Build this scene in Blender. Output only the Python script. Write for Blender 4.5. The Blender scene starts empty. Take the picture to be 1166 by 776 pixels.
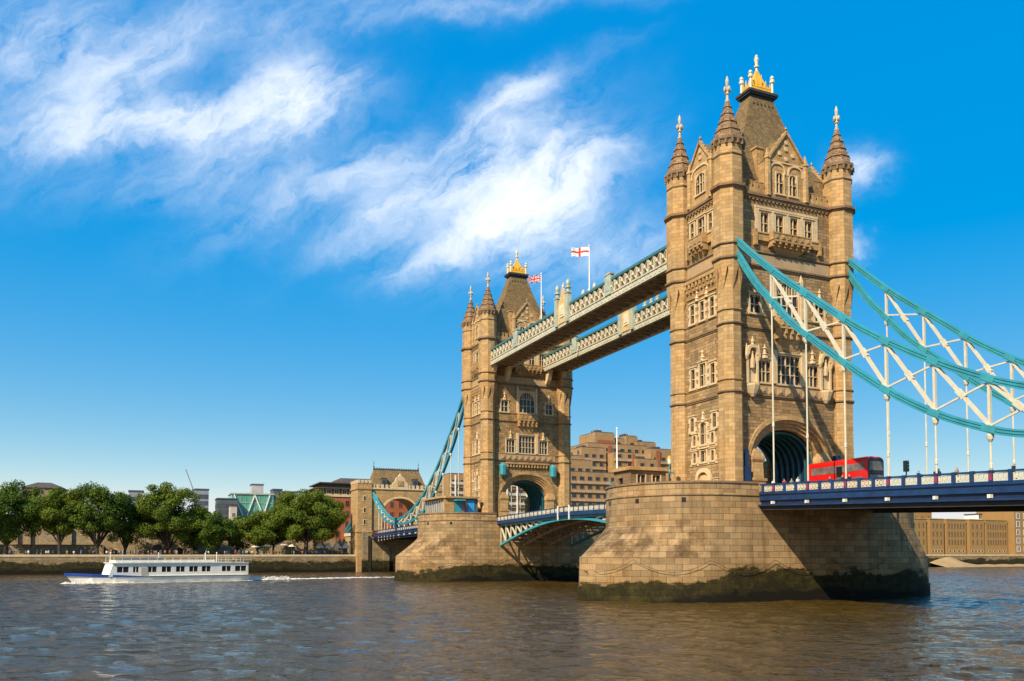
import bpy, bmesh, math, random
from mathutils import Vector, Matrix
R = math.radians
random.seed(7)
scene = bpy.context.scene

# ------------------------------------------------------------------ camera
CAM = Vector((91.858, -76.881, 5.6)); YAW = R(23.4932); PITCH = R(2.5251); FPX = 967.226; PPY = 588.729
cam_d = bpy.data.cameras.new("camera"); cam = bpy.data.objects.new("camera", cam_d)
scene.collection.objects.link(cam); scene.camera = cam
cam_d.sensor_width = 36; cam_d.lens = 36*FPX/1166; cam_d.shift_y = (PPY-388)/1166
cam_d.clip_start = 0.5; cam_d.clip_end = 12000
cam.location = CAM; cam.rotation_euler = (R(90)+PITCH, 0, R(90)-YAW)
FW = Vector((-math.cos(YAW), math.sin(YAW), 0)); RT = Vector((FW.y, -FW.x, 0))

def sky_uv(u, v):                     # sky direction (as forward-plane coordinates) seen at a photograph pixel, for laying out clouds
    a = (u-583)/FPX; b = -(v-PPY)/FPX; c, s = math.cos(PITCH), math.sin(PITCH)
    y = b*c+s; z = c-b*s
    return a/z, y/z
def at(u, v, x):                      # surveying aid: point of the plane x = const sighted at a pixel of the photograph
    X, Y = sky_uv(u, v)
    d = FW+RT*X; t = (x-CAM.x)/d.x
    return Vector((x, CAM.y+d.y*t, CAM.z+Y*t))

# ------------------------------------------------------------------ light
SUN_AZ = Vector((0.53, -0.848, 0)).normalized(); SUN_EL = R(41)
sun_dir = (SUN_AZ*math.cos(SUN_EL)+Vector((0, 0, math.sin(SUN_EL)))).normalized()
sd = bpy.data.lights.new("sun", 'SUN'); sd.energy = 4.8; sd.angle = R(0.6); sd.color = (1.0, 0.87, 0.68)
sun = bpy.data.objects.new("sun", sd); scene.collection.objects.link(sun)
sun.rotation_euler = sun_dir.to_track_quat('Z', 'Y').to_euler(); sun.location = (0, -100, 200)

w = bpy.data.worlds.new("World"); scene.world = w; w.use_nodes = True
nt = w.node_tree; nt.nodes.clear()
def N(t, **k):
    n = nt.nodes.new(t)
    for a, b in k.items(): setattr(n, a, b)
    return n
def LK(a, b): nt.links.new(a, b)
def put(sock, v):
    if hasattr(v, 'links'): LK(v, sock)
    else: sock.default_value = v
def M(op, a, b=0.0, c=0.0, clamp=False):
    n = N('ShaderNodeMath', operation=op); n.use_clamp = clamp
    put(n.inputs[0], a); put(n.inputs[1], b); put(n.inputs[2], c); return n.outputs[0]
def VDOT(a, v):
    n = N('ShaderNodeVectorMath', operation='DOT_PRODUCT'); LK(a, n.inputs[0]); n.inputs[1].default_value = v; return n.outputs['Value']
out = N('ShaderNodeOutputWorld'); bg = N('ShaderNodeBackground'); LK(bg.outputs[0], out.inputs[0])
bg.inputs[1].default_value = 0.10
sky = N('ShaderNodeTexSky', sky_type='NISHITA'); sky.sun_disc = False
sky.sun_elevation = SUN_EL; sky.sun_rotation = math.atan2(SUN_AZ.x, SUN_AZ.y); sky.air_density = 1.0; sky.dust_density = 0.6; sky.ozone_density = 3.0
sep = N('ShaderNodeSeparateColor', mode='HSV'); LK(sky.outputs[0], sep.inputs[0])     # a polarised, evenly exposed sky: brightness levelled, colour deepened
hsv = N('ShaderNodeCombineColor', mode='HSV'); LK(M('SUBTRACT', sep.outputs[0], .010), hsv.inputs[0])
LK(M('ADD', M('MULTIPLY', M('SUBTRACT', sep.outputs[1], .45), 2.0), .58, clamp=True), hsv.inputs[1]); LK(M('MULTIPLY', M('POWER', sep.outputs[2], .12), 5.0), hsv.inputs[2])
tc = N('ShaderNodeTexCoord'); dv = tc.outputs['Generated']
fwd = VDOT(dv, FW); fpos = M('MAXIMUM', fwd, 0.02)
gx = M('DIVIDE', VDOT(dv, RT), fpos); gy = M('DIVIDE', VDOT(dv, (0, 0, 1)), fpos)
def comb(x, y, z=0.0):
    n = N('ShaderNodeCombineXYZ'); put(n.inputs[0], x); put(n.inputs[1], y); put(n.inputs[2], z); return n.outputs[0]
def noise(vec, sc, det=8, rough=.6, dist=0.0):
    n = N('ShaderNodeTexNoise'); LK(vec, n.inputs['Vector']); n.inputs['Scale'].default_value = sc
    n.inputs['Detail'].default_value = det; n.inputs['Roughness'].default_value = rough; n.inputs['Distortion'].default_value = dist
    return n.outputs[0]
# warp the layout a little so that no blob has a clean outline
wn = noise(comb(gx, gy), 9, 5, .6); wn2 = noise(comb(gx, gy, 3.7), 9, 5, .6)
wx = M('ADD', gx, M('MULTIPLY', M('SUBTRACT', wn, .5), .10)); wy = M('ADD', gy, M('MULTIPLY', M('SUBTRACT', wn2, .5), .10))
blobs = [(190, 138, 130, 20, 6, .9), (335, 98, 34, 34, 60, 1.0), (110, 115, 80, 26, 30, .5), (290, 150, 80, 26, 22, .55), (90, 80, 140, 40, 20, .20), (240, 28, 330, 30, 10, .17),
         (592, 232, 84, 38, 28, 1.25), (540, 268, 75, 14, 24, .7), (610, 225, 55, 45, 30, .6), (520, 190, 110, 26, 27, .50), (390, 205, 120, 22, 24, .34), (582, 115, 50, 14, 28, .8), (450, 250, 70, 14, 24, .42),
         (300, 200, 240, 30, 3, .14), (985, 196, 20, 15, 45, .85), (978, 286, 13, 8, 20, .7), (700, 290, 70, 26, 18, .45),
         (660, 195, 60, 12, 28, .25), (560, 6, 120, 11, 6, .18), (30, 40, 90, 50, 0, .22), (690, 60, 40, 8, 30, .06)]
tot = None
for (u, v, a, b, ang, wt) in blobs:
    cx, cy = sky_uv(u, v); k = 1/FPX/0.96; ca, sa = math.cos(R(ang)), math.sin(R(ang))
    dx = M('SUBTRACT', wx, cx); dy = M('SUBTRACT', wy, cy)
    p = M('DIVIDE', M('ADD', M('MULTIPLY', dx, ca), M('MULTIPLY', dy, sa)), a*k)
    q = M('DIVIDE', M('SUBTRACT', M('MULTIPLY', dy, ca), M('MULTIPLY', dx, sa)), b*k)
    r2 = M('ADD', M('MULTIPLY', p, p), M('MULTIPLY', q, q))
    g = M('MULTIPLY', M('POWER', 2.718, M('MULTIPLY', r2, -0.75)), wt)
    tot = g if tot is None else M('ADD', tot, g)
ca, sa = math.cos(R(34)), math.sin(R(34))
wisp = noise(comb(M('MULTIPLY', M('ADD', M('MULTIPLY', wx, ca), M('MULTIPLY', wy, sa)), 4.0), M('MULTIPLY', M('SUBTRACT', M('MULTIPLY', wy, ca), M('MULTIPLY', wx, sa)), 11.0)), 2.2, 10, .62, .6)
puff = noise(comb(gx, gy, 8.1), 13, 9, .6, .3)
wq = noise(comb(M('MULTIPLY', M('ADD', M('MULTIPLY', wx, ca), M('MULTIPLY', wy, sa)), 14.0), M('MULTIPLY', M('SUBTRACT', M('MULTIPLY', wy, ca), M('MULTIPLY', wx, sa)), 42.0), 2.2), 1.6, 8, .62, .5)
nz = M('ADD', M('MULTIPLY', wisp, .46), M('ADD', M('MULTIPLY', puff, .30), M('MULTIPLY', wq, .24)))
den = M('MULTIPLY', tot, M('MAXIMUM', M('MULTIPLY', M('SUBTRACT', nz, .35), 5.0), 0.0))
den = M('MULTIPLY', den, M('GREATER_THAN', fwd, 0.05))
den = M('SUBTRACT', 1.0, M('POWER', 2.718, M('MULTIPLY', den, -1.25)), clamp=True)
mix = N('ShaderNodeMix', data_type='RGBA'); LK(den, mix.inputs['Factor'])
LK(hsv.outputs[0], mix.inputs[6]); mix.inputs[7].default_value = (8.6, 8.9, 9.3, 1)
LK(mix.outputs[2], bg.inputs[0])
vs = scene.view_settings; vs.view_transform = 'Standard'; vs.look = 'None'; vs.gamma = 1.0; vs.exposure = 0.42; vs.use_curve_mapping = False
scene.render.film_transparent = False

# ------------------------------------------------------------------ helpers
COL = scene.collection
MATS = {}
class NT:
    def __init__(s, name):
        s.m = bpy.data.materials.new(name); s.m.use_nodes = True; s.t = s.m.node_tree; s.b = s.t.nodes['Principled BSDF']
        MATS[name] = s.m
    def n(s, t, **k):
        x = s.t.nodes.new(t)
        for a, b in k.items(): setattr(x, a, b)
        return x
    def put(s, sock, v):
        if hasattr(v, 'links'): s.t.links.new(v, sock)
        else:
            if isinstance(v, tuple) and len(v) == 3 and sock.type == 'RGBA': v = (*v, 1)
            sock.default_value = v
    def math(s, op, a, b=0.0, clamp=False):
        x = s.n('ShaderNodeMath', operation=op); x.use_clamp = clamp; s.put(x.inputs[0], a); s.put(x.inputs[1], b); return x.outputs[0]
    def mix(s, f, a, b, blend='MIX'):
        x = s.n('ShaderNodeMix', data_type='RGBA', blend_type=blend); s.put(x.inputs['Factor'], f); s.put(x.inputs[6], a); s.put(x.inputs[7], b); return x.outputs[2]
    def noise(s, vec, sc, det=5, rough=.55, dist=0):
        x = s.n('ShaderNodeTexNoise'); s.put(x.inputs['Vector'], vec); x.inputs['Scale'].default_value = sc; x.inputs['Detail'].default_value = det
        x.inputs['Roughness'].default_value = rough; x.inputs['Distortion'].default_value = dist; return x.outputs[0]
    def ramp(s, f, lo, hi):
        x = s.n('ShaderNodeMapRange'); s.put(x.inputs[0], f); x.inputs[1].default_value = lo; x.inputs[2].default_value = hi; x.clamp = True; return x.outputs[0]
    def obj(s): return s.n('ShaderNodeNewGeometry').outputs['Position']
    def uv(s): return s.n('ShaderNodeUVMap').outputs[0]
    def scale(s, vec, k):
        x = s.n('ShaderNodeVectorMath', operation='MULTIPLY'); s.put(x.inputs[0], vec); x.inputs[1].default_value = k; return x.outputs[0]
    def z(s, vec):
        x = s.n('ShaderNodeSeparateXYZ'); s.put(x.inputs[0], vec); return x.outputs[2]
    def bump(s, h, st=.4, d=.05):
        x = s.n('ShaderNodeBump'); s.put(x.inputs['Height'], h); x.inputs['Strength'].default_value = st; x.inputs['Distance'].default_value = d
        s.put(s.b.inputs['Normal'], x.outputs[0])
    def col(s, c): s.put(s.b.inputs['Base Color'], c)
    def rough(s, r): s.put(s.b.inputs['Roughness'], r)

def plain(name, c, rough=.5, metal=0.0, var=.18, sc=1.2):
    m = NT(name); P = m.obj(); nz = m.noise(P, sc, 4)
    m.col(m.mix(m.ramp(nz, .3, .7), tuple(x*(1-var) for x in c), tuple(min(1, x*(1+var)) for x in c)))
    m.rough(rough); m.b.inputs['Metallic'].default_value = metal; return m.m

def stone(name, c, bw, bh, mortar=.018, mdark=.55, var=.22, soot=.5, bumpd=.06, algae=False, coarse=True):
    m = NT(name); P = m.obj(); U = m.uv()
    br = m.n('ShaderNodeTexBrick'); m.put(br.inputs['Vector'], U); br.offset = .5
    br.inputs['Scale'].default_value = 1; br.inputs['Brick Width'].default_value = bw; br.inputs['Row Height'].default_value = bh
    br.inputs['Mortar Size'].default_value = mortar; br.inputs['Mortar Smooth'].default_value = .3; br.inputs['Bias'].default_value = 0
    br.inputs['Color1'].default_value = (*[x*(1-var) for x in c], 1); br.inputs['Color2'].default_value = (*[min(1, x*(1+var)) for x in c], 1)
    br.inputs['Mortar'].default_value = (*[x*mdark for x in c], 1)
    big = m.ramp(m.noise(P, .22, 6, .6), .35, .68)
    c1 = m.mix(big, br.outputs[0], m.mix(1.0, br.outputs[0], (1.12, 1.0, .84), 'MULTIPLY'))
    streak = m.math('MAXIMUM', m.ramp(m.noise(m.scale(P, (1.3, 1.3, .10)), 1.0, 6, .65), .50, .78), m.math('MULTIPLY', m.ramp(m.noise(m.scale(P, (.33, .33, .22)), 1.0, 7, .7), .52, .72), .75))
    c2 = m.mix(m.math('MULTIPLY', streak, soot), c1, m.mix(1.0, c1, (.40, .36, .33), 'MULTIPLY'))
    fine = m.ramp(m.noise(P, 5, 5, .7), .25, .75)
    c3 = m.mix(m.math('MULTIPLY', fine, .35), c2, m.mix(1.0, c2, (.66, .62, .56), 'MULTIPLY'))
    if algae:
        zz = m.z(P); nz = m.noise(m.scale(P, (.16, .16, .5)), 1.0, 6, .62); n2 = m.noise(P, .9, 6, .7)
        lvl = m.math('ADD', zz, m.math('MULTIPLY', m.math('SUBTRACT', nz, .5), -5.0))
        lvl = m.math('ADD', lvl, m.math('MULTIPLY', m.math('SUBTRACT', n2, .5), -2.3))
        sy_ = m.n('ShaderNodeSeparateXYZ'); m.put(sy_.inputs[0], P); ay = m.math('ABSOLUTE', sy_.outputs[1])
        lvl = m.math('ADD', lvl, m.math('MULTIPLY', m.ramp(ay, 14, 24), 1.3)) if algae == 2 else lvl
        lvl = m.math('ADD', lvl, -.5)
        wet = m.ramp(lvl, 4.4, 3.5); tide = m.ramp(lvl, 3.1, 2.75); dark = m.ramp(lvl, 1.0, .3)
        c3 = m.mix(m.math('MULTIPLY', wet, .45), c3, m.mix(1.0, c3, (.62, .55, .38), 'MULTIPLY'))
        moss = m.mix(m.ramp(n2, .45, .72), (.007, .009, .002), (.050, .043, .009))
        c3 = m.mix(m.math('MULTIPLY', tide, .93), c3, moss); c3 = m.mix(dark, c3, (.010, .009, .005))
        if algae == 2:                      # lichen and soot on the sloped cutwater stones
            so = m.math('MULTIPLY', m.math('MULTIPLY', m.ramp(ay, 13.5, 18), m.ramp(zz, 10.6, 8.4)), m.ramp(zz, 4.4, 5.6))
            so = m.math('MULTIPLY', so, m.ramp(m.noise(m.scale(P, (.30, .30, .38)), 1.0, 6, .65), .44, .60))
            c3 = m.mix(m.math('MULTIPLY', so, .80), c3, m.mix(1.0, c3, (.30, .27, .24), 'MULTIPLY'))
    m.col(c3); m.rough(.85); m.b.inputs['Specular IOR Level'].default_value = .15
    h = m.math('ADD', m.math('MULTIPLY', br.outputs['Fac'], -1.0), m.math('MULTIPLY', m.noise(P, 3.0 if coarse else 8, 6, .65), .9))
    m.bump(h, .55, bumpd); return m.m

stone('tower_stone', (.355, .242, .122), 1.05, .42, .024, .45, .30, .75, .09)
stone('turret_stone', (.475, .318, .150), .95, .50, .016, .58, .18, .65, .03, coarse=False)
stone('light_stone', (.66, .52, .32), .8, .55, .008, .8, .08, .40, .02, coarse=False)
stone('frieze_stone', (.46, .33, .19), 1.3, .9, .010, .7, .08, .35, .02, coarse=False)
stone('dark_stone', (.26, .18, .105), .8, .4, .012, .6, .15, .6, .04)
stone('pier_stone', (.355, .245, .128), 1.6, .74, .024, .38, .26, .85, .05, algae=2)
stone('wall_stone', (.42, .33, .20), .9, .45, .02, .6, .2, .6, .05)
stone('quay_stone', (.30, .235, .145), 1.3, .55, .02, .5, .2, .5, .05, algae=True)
stone('spire_stone', (.30, .20, .115), .7, .33, .03, .45, .3, .5, .06)
stone('red_brick', (.36, .13, .065), .24, .08, .008, .9, .15, .3, .01)
stone('brown_brick', (.34, .215, .085), .24, .08, .008, .9, .12, .3, .01)
stone('concrete_brown', (.38, .25, .125), 2.4, 1.4, .02, .75, .1, .5, .02)
stone('slate', (.225, .162, .080), .45, .28, .02, .55, .28, .5, .03)
stone('grey_slate', (.11, .095, .085), .6, .3, .02, .6, .22, .4, .02)
plain('gold', (.88, .44, .025), .35, .0, .25, 2.5)
plain('gold_pale', (.72, .62, .40), .45)
plain('lead', (.05, .042, .035), .6)
plain('glass', (.028, .028, .030), .12, 0, .5, .8)
plain('pane', (.06, .07, .08), .1, 0, .4, .3)
plain('teal', (.042, .285, .330), .42, 0, .14, .7)
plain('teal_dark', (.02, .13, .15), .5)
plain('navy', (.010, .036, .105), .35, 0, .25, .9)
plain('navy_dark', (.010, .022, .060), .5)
plain('cream', (.62, .56, .40), .45, 0, .10, 1.5)
plain('sage', (.40, .43, .33), .5, 0, .2, .9)
plain('sage_pale', (.55, .51, .36), .5, 0, .15, .9)
plain('rail_green', (.05, .16, .15), .5)
plain('underside', (.36, .25, .145), .8, 0, .35, .8)
plain('girder_dark', (.035, .030, .028), .8, 0, .3, .5)
plain('asphalt', (.05, .05, .05), .9)
plain('bus_red', (.62, .012, .010), .25, 0, .08, .8)
plain('black', (.012, .012, .013), .3)
plain('tyre', (.018, .018, .018), .8)
plain('white_paint', (.86, .82, .70), .35, 0, .06, .7)
plain('boat_blue', (.02, .06, .30), .3)
plain('hull_red', (.16, .05, .03), .6)
plain('flag_red', (.62, .03, .03), .7); plain('flag_white', (.82, .80, .75), .7); plain('flag_blue', (.02, .04, .25), .7)
plain('red_mark', (.28, .03, .08), .5)
plain('bark', (.06, .042, .026), .9, 0, .4, 1.5)
plain('paving', (.33, .27, .19), .9, 0, .2, .4)
plain('sand', (.34, .225, .10), .95, 0, .15, .3)
plain('bank_ground', (.10, .09, .06), .95, 0, .3, .05)
plain('steel_grey', (.30, .31, .32), .5)
plain('green_glass', (.10, .34, .24), .12, 0, .3, .15)
plain('grey_panel', (.26, .27, .28), .6, 0, .15, .2)
plain('dark_panel', (.09, .10, .11), .5, 0, .15, .2)
plain('beige_panel', (.52, .46, .36), .7, 0, .1, .2)
plain('concrete', (.42, .40, .36), .8, 0, .12, .2)
plain('parasol', (.74, .66, .50), .8)
plain('poster_blue', (.03, .32, .62), .4); plain('poster_pink', (.45, .18, .20), .5)
plain('light_glass', (.75, .72, .55), .3)
plain('foam', (.62, .58, .48), .9, 0, .1, 1.5)
plain('chain_iron', (.09, .062, .035), .8)
for nm, c in dict(skin=(.48, .28, .19), hair_dark=(.03, .02, .015), hair_fair=(.25, .16, .07), cloth_red=(.45, .04, .03), cloth_white=(.7, .68, .62), cloth_navy=(.03, .04, .10),
                  cloth_black=(.02, .02, .02), cloth_blue=(.10, .20, .42), cloth_tan=(.36, .27, .16), cloth_green=(.08, .15, .06)).items(): plain(nm, c, .9)

class MB:
    def __init__(s): s.v = []; s.f = []; s.mi = []; s.uvs = {}; s.smooth = False
    def quad(s, pts, m=0, uv=None):
        i = len(s.v); s.v += [tuple(p) for p in pts]; s.f.append(tuple(range(i, i+len(pts)))); s.mi.append(m)
        if uv: s.uvs[len(s.f)-1] = uv
    def fr(s, F, s0, s1, d0, d1, z0, z1, m=0):      # box in a facade frame
        P = [F(a, b, c) for c in (z0, z1) for a, b in ((s0, d0), (s1, d0), (s1, d1), (s0, d1))]
        s.hexa(P, m)
    def hexa(s, P, m=0):
        i = len(s.v); s.v += [tuple(p) for p in P]
        for q in ((3, 2, 1, 0), (4, 5, 6, 7), (0, 1, 5, 4), (1, 2, 6, 5), (2, 3, 7, 6), (3, 0, 4, 7)):
            s.f.append(tuple(i+k for k in q)); s.mi.append(m)
    def box(s, x0, x1, y0, y1, z0, z1, m=0):
        s.hexa([(x0, y0, z0), (x1, y0, z0), (x1, y1, z0), (x0, y1, z0), (x0, y0, z1), (x1, y0, z1), (x1, y1, z1), (x0, y1, z1)], m)
    def loft(s, rings, m=0, cap=True, close=True):
        i = len(s.v); n = len(rings[0])
        for r in rings: s.v += [tuple(p) for p in r]
        for a in range(len(rings)-1):
            for k in range(n if close else n-1):
                k2 = (k+1) % n
                s.f.append((i+a*n+k, i+a*n+k2, i+(a+1)*n+k2, i+(a+1)*n+k)); s.mi.append(m)
        if cap:
            s.f.append(tuple(i+k for k in range(n))[::-1]); s.mi.append(m)
            j = i+(len(rings)-1)*n; s.f.append(tuple(j+k for k in range(n))); s.mi.append(m)
    def lathe(s, x, y, prof, n=8, m=0, rot=None, cap=True):
        rot = math.pi/n if rot is None else rot
        s.loft([[(x+r*math.cos(rot+2*math.pi*k/n), y+r*math.sin(rot+2*math.pi*k/n), z) for k in range(n)] for z, r in prof], m, cap)
    def bar(s, p, q, w, h=None, m=0, up=(0, 0, 1)):
        p, q = Vector(p), Vector(q); h = h or w; d = (q-p)
        if d.length < 1e-6: return
        d.normalize(); u = Vector(up)
        if abs(d.dot(u)) > .98: u = Vector((1, 0, 0))
        r = d.cross(u).normalized(); t = r.cross(d)
        P = [c+r*a*w/2+t*b*h/2 for c in (p, q) for a, b in ((-1, -1), (1, -1), (1, 1), (-1, 1))]
        s.hexa(P, m)
    def tube(s, pts, r, n=6, m=0, cap=True):
        rings = []
        for i, p in enumerate(pts):
            p = Vector(p); a = Vector(pts[max(0, i-1)]); b = Vector(pts[min(len(pts)-1, i+1)]); d = (b-a).normalized()
            u = Vector((0, 0, 1)) if abs(d.z) < .95 else Vector((1, 0, 0))
            x = d.cross(u).normalized(); y = x.cross(d); rr = r[i] if isinstance(r, (list, tuple)) else r
            rings.append([p+x*rr*math.cos(2*math.pi*k/n)+y*rr*math.sin(2*math.pi*k/n) for k in range(n)])
        s.loft(rings, m, cap)
    def sweep(s, pts, prof, m=0, up=(0, 0, 1)):     # profile (side, up) swept along a path
        rings = []
        for i, p in enumerate(pts):
            p = Vector(p); d = (Vector(pts[min(len(pts)-1, i+1)])-Vector(pts[max(0, i-1)])).normalized()
            x = d.cross(Vector(up)).normalized(); y = x.cross(d)
            rings.append([p+x*a+y*b for a, b in prof])
        s.loft(rings, m)
    def wall(s, F, s0, s1, z0, z1, holes=(), depth=.4, m=0):
        S = sorted({s0, s1, *[h[i] for h in holes for i in (0, 1)]}); Z = sorted({z0, z1, *[h[i] for h in holes for i in (2, 3)]})
        S = [a for a in S if s0 <= a <= s1]; Z = [a for a in Z if z0 <= a <= z1]
        for a, b in zip(S, S[1:]):
            for c, d in zip(Z, Z[1:]):
                mx, mz = (a+b)/2, (c+d)/2
                if any(h[0] < mx < h[1] and h[2] < mz < h[3] for h in holes): continue
                s.quad([F(a, 0, c), F(b, 0, c), F(b, 0, d), F(a, 0, d)], m)
        for h in holes:
            a, b, c, d = h
            for (p, q) in (((a, c), (b, c)), ((b, c), (b, d)), ((b, d), (a, d)), ((a, d), (a, c))):
                s.quad([F(p[0], 0, p[1]), F(q[0], 0, q[1]), F(q[0], -depth, q[1]), F(p[0], -depth, p[1])], m)
    def build(s, name, mats, parent=None, org=None, smooth=None, recalc=True):
        if not isinstance(mats, (list, tuple)): mats = [mats]
        if parent is not None: org = parent['_o'] if '_o' in parent else (0, 0, 0)
        org = tuple(org or (0, 0, 0))
        me = bpy.data.meshes.new(name)
        me.from_pydata([(a-org[0], b-org[1], c-org[2]) for a, b, c in s.v], [], s.f)
        me.polygons.foreach_set('material_index', s.mi)
        for mt in mats: me.materials.append(MATS[mt])
        if recalc:
            bm = bmesh.new(); bm.from_mesh(me); bmesh.ops.recalc_face_normals(bm, faces=bm.faces); bm.to_mesh(me); bm.free()
        uvl = me.uv_layers.new(name='UVMap').data
        vs_ = me.vertices
        for p in me.polygons:
            e = s.uvs.get(p.index) if not recalc else None
            n = p.normal
            if abs(n.z) > .75: ax = None
            else:
                L = math.hypot(n.x, n.y); tx, ty = -n.y/L, n.x/L; ax = 1
            for k, li in enumerate(p.loop_indices):
                co = vs_[me.loops[li].vertex_index].co; X, Y, Z = co.x+org[0], co.y+org[1], co.z+org[2]
                if e: uvl[li].uv = e[k]
                elif ax is None: uvl[li].uv = (X, Y)
                else: uvl[li].uv = (X*tx+Y*ty, Z)
        if smooth if smooth is not None else s.smooth:
            me.polygons.foreach_set('use_smooth', [True]*len(me.polygons))
        o = bpy.data.objects.new(name, me); COL.objects.link(o)
        if parent is not None: o.parent = parent; o['_o'] = org
        else: o.location = org; o['_o'] = org
        return o
def tag(o, label=None, cat=None, group=None, kind=None):
    if label: o['label'] = label
    if cat: o['category'] = cat
    if group: o['group'] = group
    if kind: o['kind'] = kind
    return o
def thing(name, loc, label, cat, group=None):
    o = bpy.data.objects.new(name, None); COL.objects.link(o); o.location = loc; o['_o'] = tuple(loc); o.empty_display_size = 1
    return tag(o, label, cat, group)
def copy_tree(o, parent=None):
    c = o.copy(); COL.objects.link(c)
    if parent is not None: c.parent = parent
    for ch in [x for x in o.children]: copy_tree(ch, c)
    return c
def dup(o, loc, rz=0, label=None):
    c = copy_tree(o); c.location = loc; c.rotation_euler = (0, 0, rz)
    if label: c['label'] = label
    return c
def place(name, mesh_obj, parent, loc, rz=0):      # another copy of a part, sharing its mesh, under the same thing
    o = mesh_obj.copy(); COL.objects.link(o); o.name = name; o.parent = parent; o.location = loc; o.rotation_euler = (0, 0, rz); return o
def interp(tab, x):
    for (a, b), (c, d) in zip(tab, tab[1:]):
        if x <= c: return b+(d-b)*(x-a)/(c-a)
    return tab[-1][1]
def smoothcurve(tab):                               # Catmull-Rom through table, as function
    def f(x):
        n = len(tab); i = 0
        while i < n-2 and x > tab[i+1][0]: i += 1
        x0, y0 = tab[i]; x1, y1 = tab[i+1]; t = (x-x0)/(x1-x0)
        m0 = (y1-tab[i-1][1])/(x1-tab[i-1][0]) if i > 0 else (y1-y0)/(x1-x0)
        m1 = (tab[i+2][1]-y0)/(tab[i+2][0]-x0) if i+2 < n else (y1-y0)/(x1-x0)
        h = x1-x0; t2, t3 = t*t, t*t*t
        return (2*t3-3*t2+1)*y0+(t3-2*t2+t)*h*m0+(-2*t3+3*t2)*y1+(t3-t2)*h*m1
    return f
plain('finial_stone', (.52, .44, .30), .7)
# ------------------------------------------------------------------ river and banks
XN, SHORE = -82.3, -178.0        # centre of the north tower; line of the north embankment
def water_material():
    m = NT('water'); P = m.obj()
    mp = m.n('ShaderNodeMapping'); mp.vector_type = 'TEXTURE'; m.put(mp.inputs[0], P); mp.inputs['Rotation'].default_value = (0, 0, R(58)); Q = mp.outputs[0]
    a = m.noise(m.scale(Q, (.5, .7, 1)), 1.0, 3, .5, .5); b = m.noise(m.scale(Q, (2.0, 2.4, 1)), 1.0, 4, .55, .4); c = m.noise(m.scale(P, (.020, .035, 1)), 1.0, 4, .55)
    am = m.ramp(c, .30, .70)
    h = m.math('ADD', m.math('MULTIPLY', a, 1.0), m.math('MULTIPLY', m.math('MULTIPLY', b, m.math('ADD', m.math('MULTIPLY', am, .8), .45)), .60))
    m.bump(h, 1.0, .45)
    m.col(m.mix(m.ramp(c, .35, .65), (.056, .033, .006), (.074, .044, .009))); m.rough(.05); m.b.inputs['IOR'].default_value = 1.42
    return m.m
water_material()
import numpy as np
def make_water():
    # one sheet: a fine wave-displaced grid in the reach around the bridge, a wide calm border out to the horizon
    x0, x1, y0, y1, st = SHORE-.4, 82.0, -150.0, 330.0, .45
    xs = np.arange(x0, x1, st); ys = np.arange(y0, y1, st); X, Y = np.meshgrid(xs, ys, indexing='ij'); rg = np.random.default_rng(4)
    Z = np.zeros_like(X); wd = math.atan2(-.8, .6); nW = 72
    for k in range(nW):
        lam = 1.15*(5.2/1.15)**rg.random(); a = wd+rg.normal(0, .65); kx, ky = 2*math.pi/lam*math.cos(a), 2*math.pi/lam*math.sin(a)
        amp = .108*math.sqrt(2/nW)*lam/(2*math.pi); Z += amp*np.sin(kx*X+ky*Y+rg.random()*6.283)
    patch = np.sin(X*.021+Y*.033+1)*np.sin(X*.013-Y*.027)+.5*np.sin(X*.055+Y*.017+2)
    Z *= .85+.3*patch
    edge = np.minimum.reduce([X-x0, x1-st-X+.01, Y-y0, y1-st-Y+.01]); Z *= np.clip(edge/12, 0, 1)
    n, m_ = X.shape; V = np.stack([X, Y, Z], -1).reshape(-1, 3)
    i, j = np.meshgrid(np.arange(n-1), np.arange(m_-1), indexing='ij'); a = (i*m_+j).ravel()
    Fq = np.stack([a, a+m_, a+m_+1, a+1], -1)
    xe, ye = xs[-1], ys[-1]; nv = len(V)
    # border ring of four big quads sharing the grid's corner vertices
    far = np.array([(x0, -4000, 0), (1500, -4000, 0), (1500, 4000, 0), (x0, 4000, 0)], float); V = np.concatenate([V, far])
    c00, c10, c11, c01 = 0, (n-1)*m_, (n-1)*m_+m_-1, m_-1
    ring = np.array([(nv, nv+1, c10, c00), (nv+1, nv+2, c11, c10), (nv+2, nv+3, c01, c11)])
    Fq = np.concatenate([Fq, ring])
    me = bpy.data.meshes.new('water'); me.vertices.add(len(V)); me.vertices.foreach_set('co', V.ravel()); me.loops.add(Fq.size); me.loops.foreach_set('vertex_index', Fq.ravel().astype(np.int32))
    me.polygons.add(len(Fq)); me.polygons.foreach_set('loop_start', np.arange(0, Fq.size, 4, dtype=np.int32)); me.polygons.foreach_set('use_smooth', np.ones(len(Fq), bool)); me.update(calc_edges=True); me.validate()
    me.materials.append(MATS['water']); o = bpy.data.objects.new('water', me); COL.objects.link(o); tag(o, kind='structure')
make_water()
b = MB(); b.box(-9000, SHORE, -9000, 9000, -6, 5.0)
tag(b.build('ground', 'bank_ground'), kind='structure')
b = MB(); b.box(SHORE-16, SHORE-.9, -420, 600, 4.9, 5.06)
tag(b.build('river_path', 'paving'), kind='structure')

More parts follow.
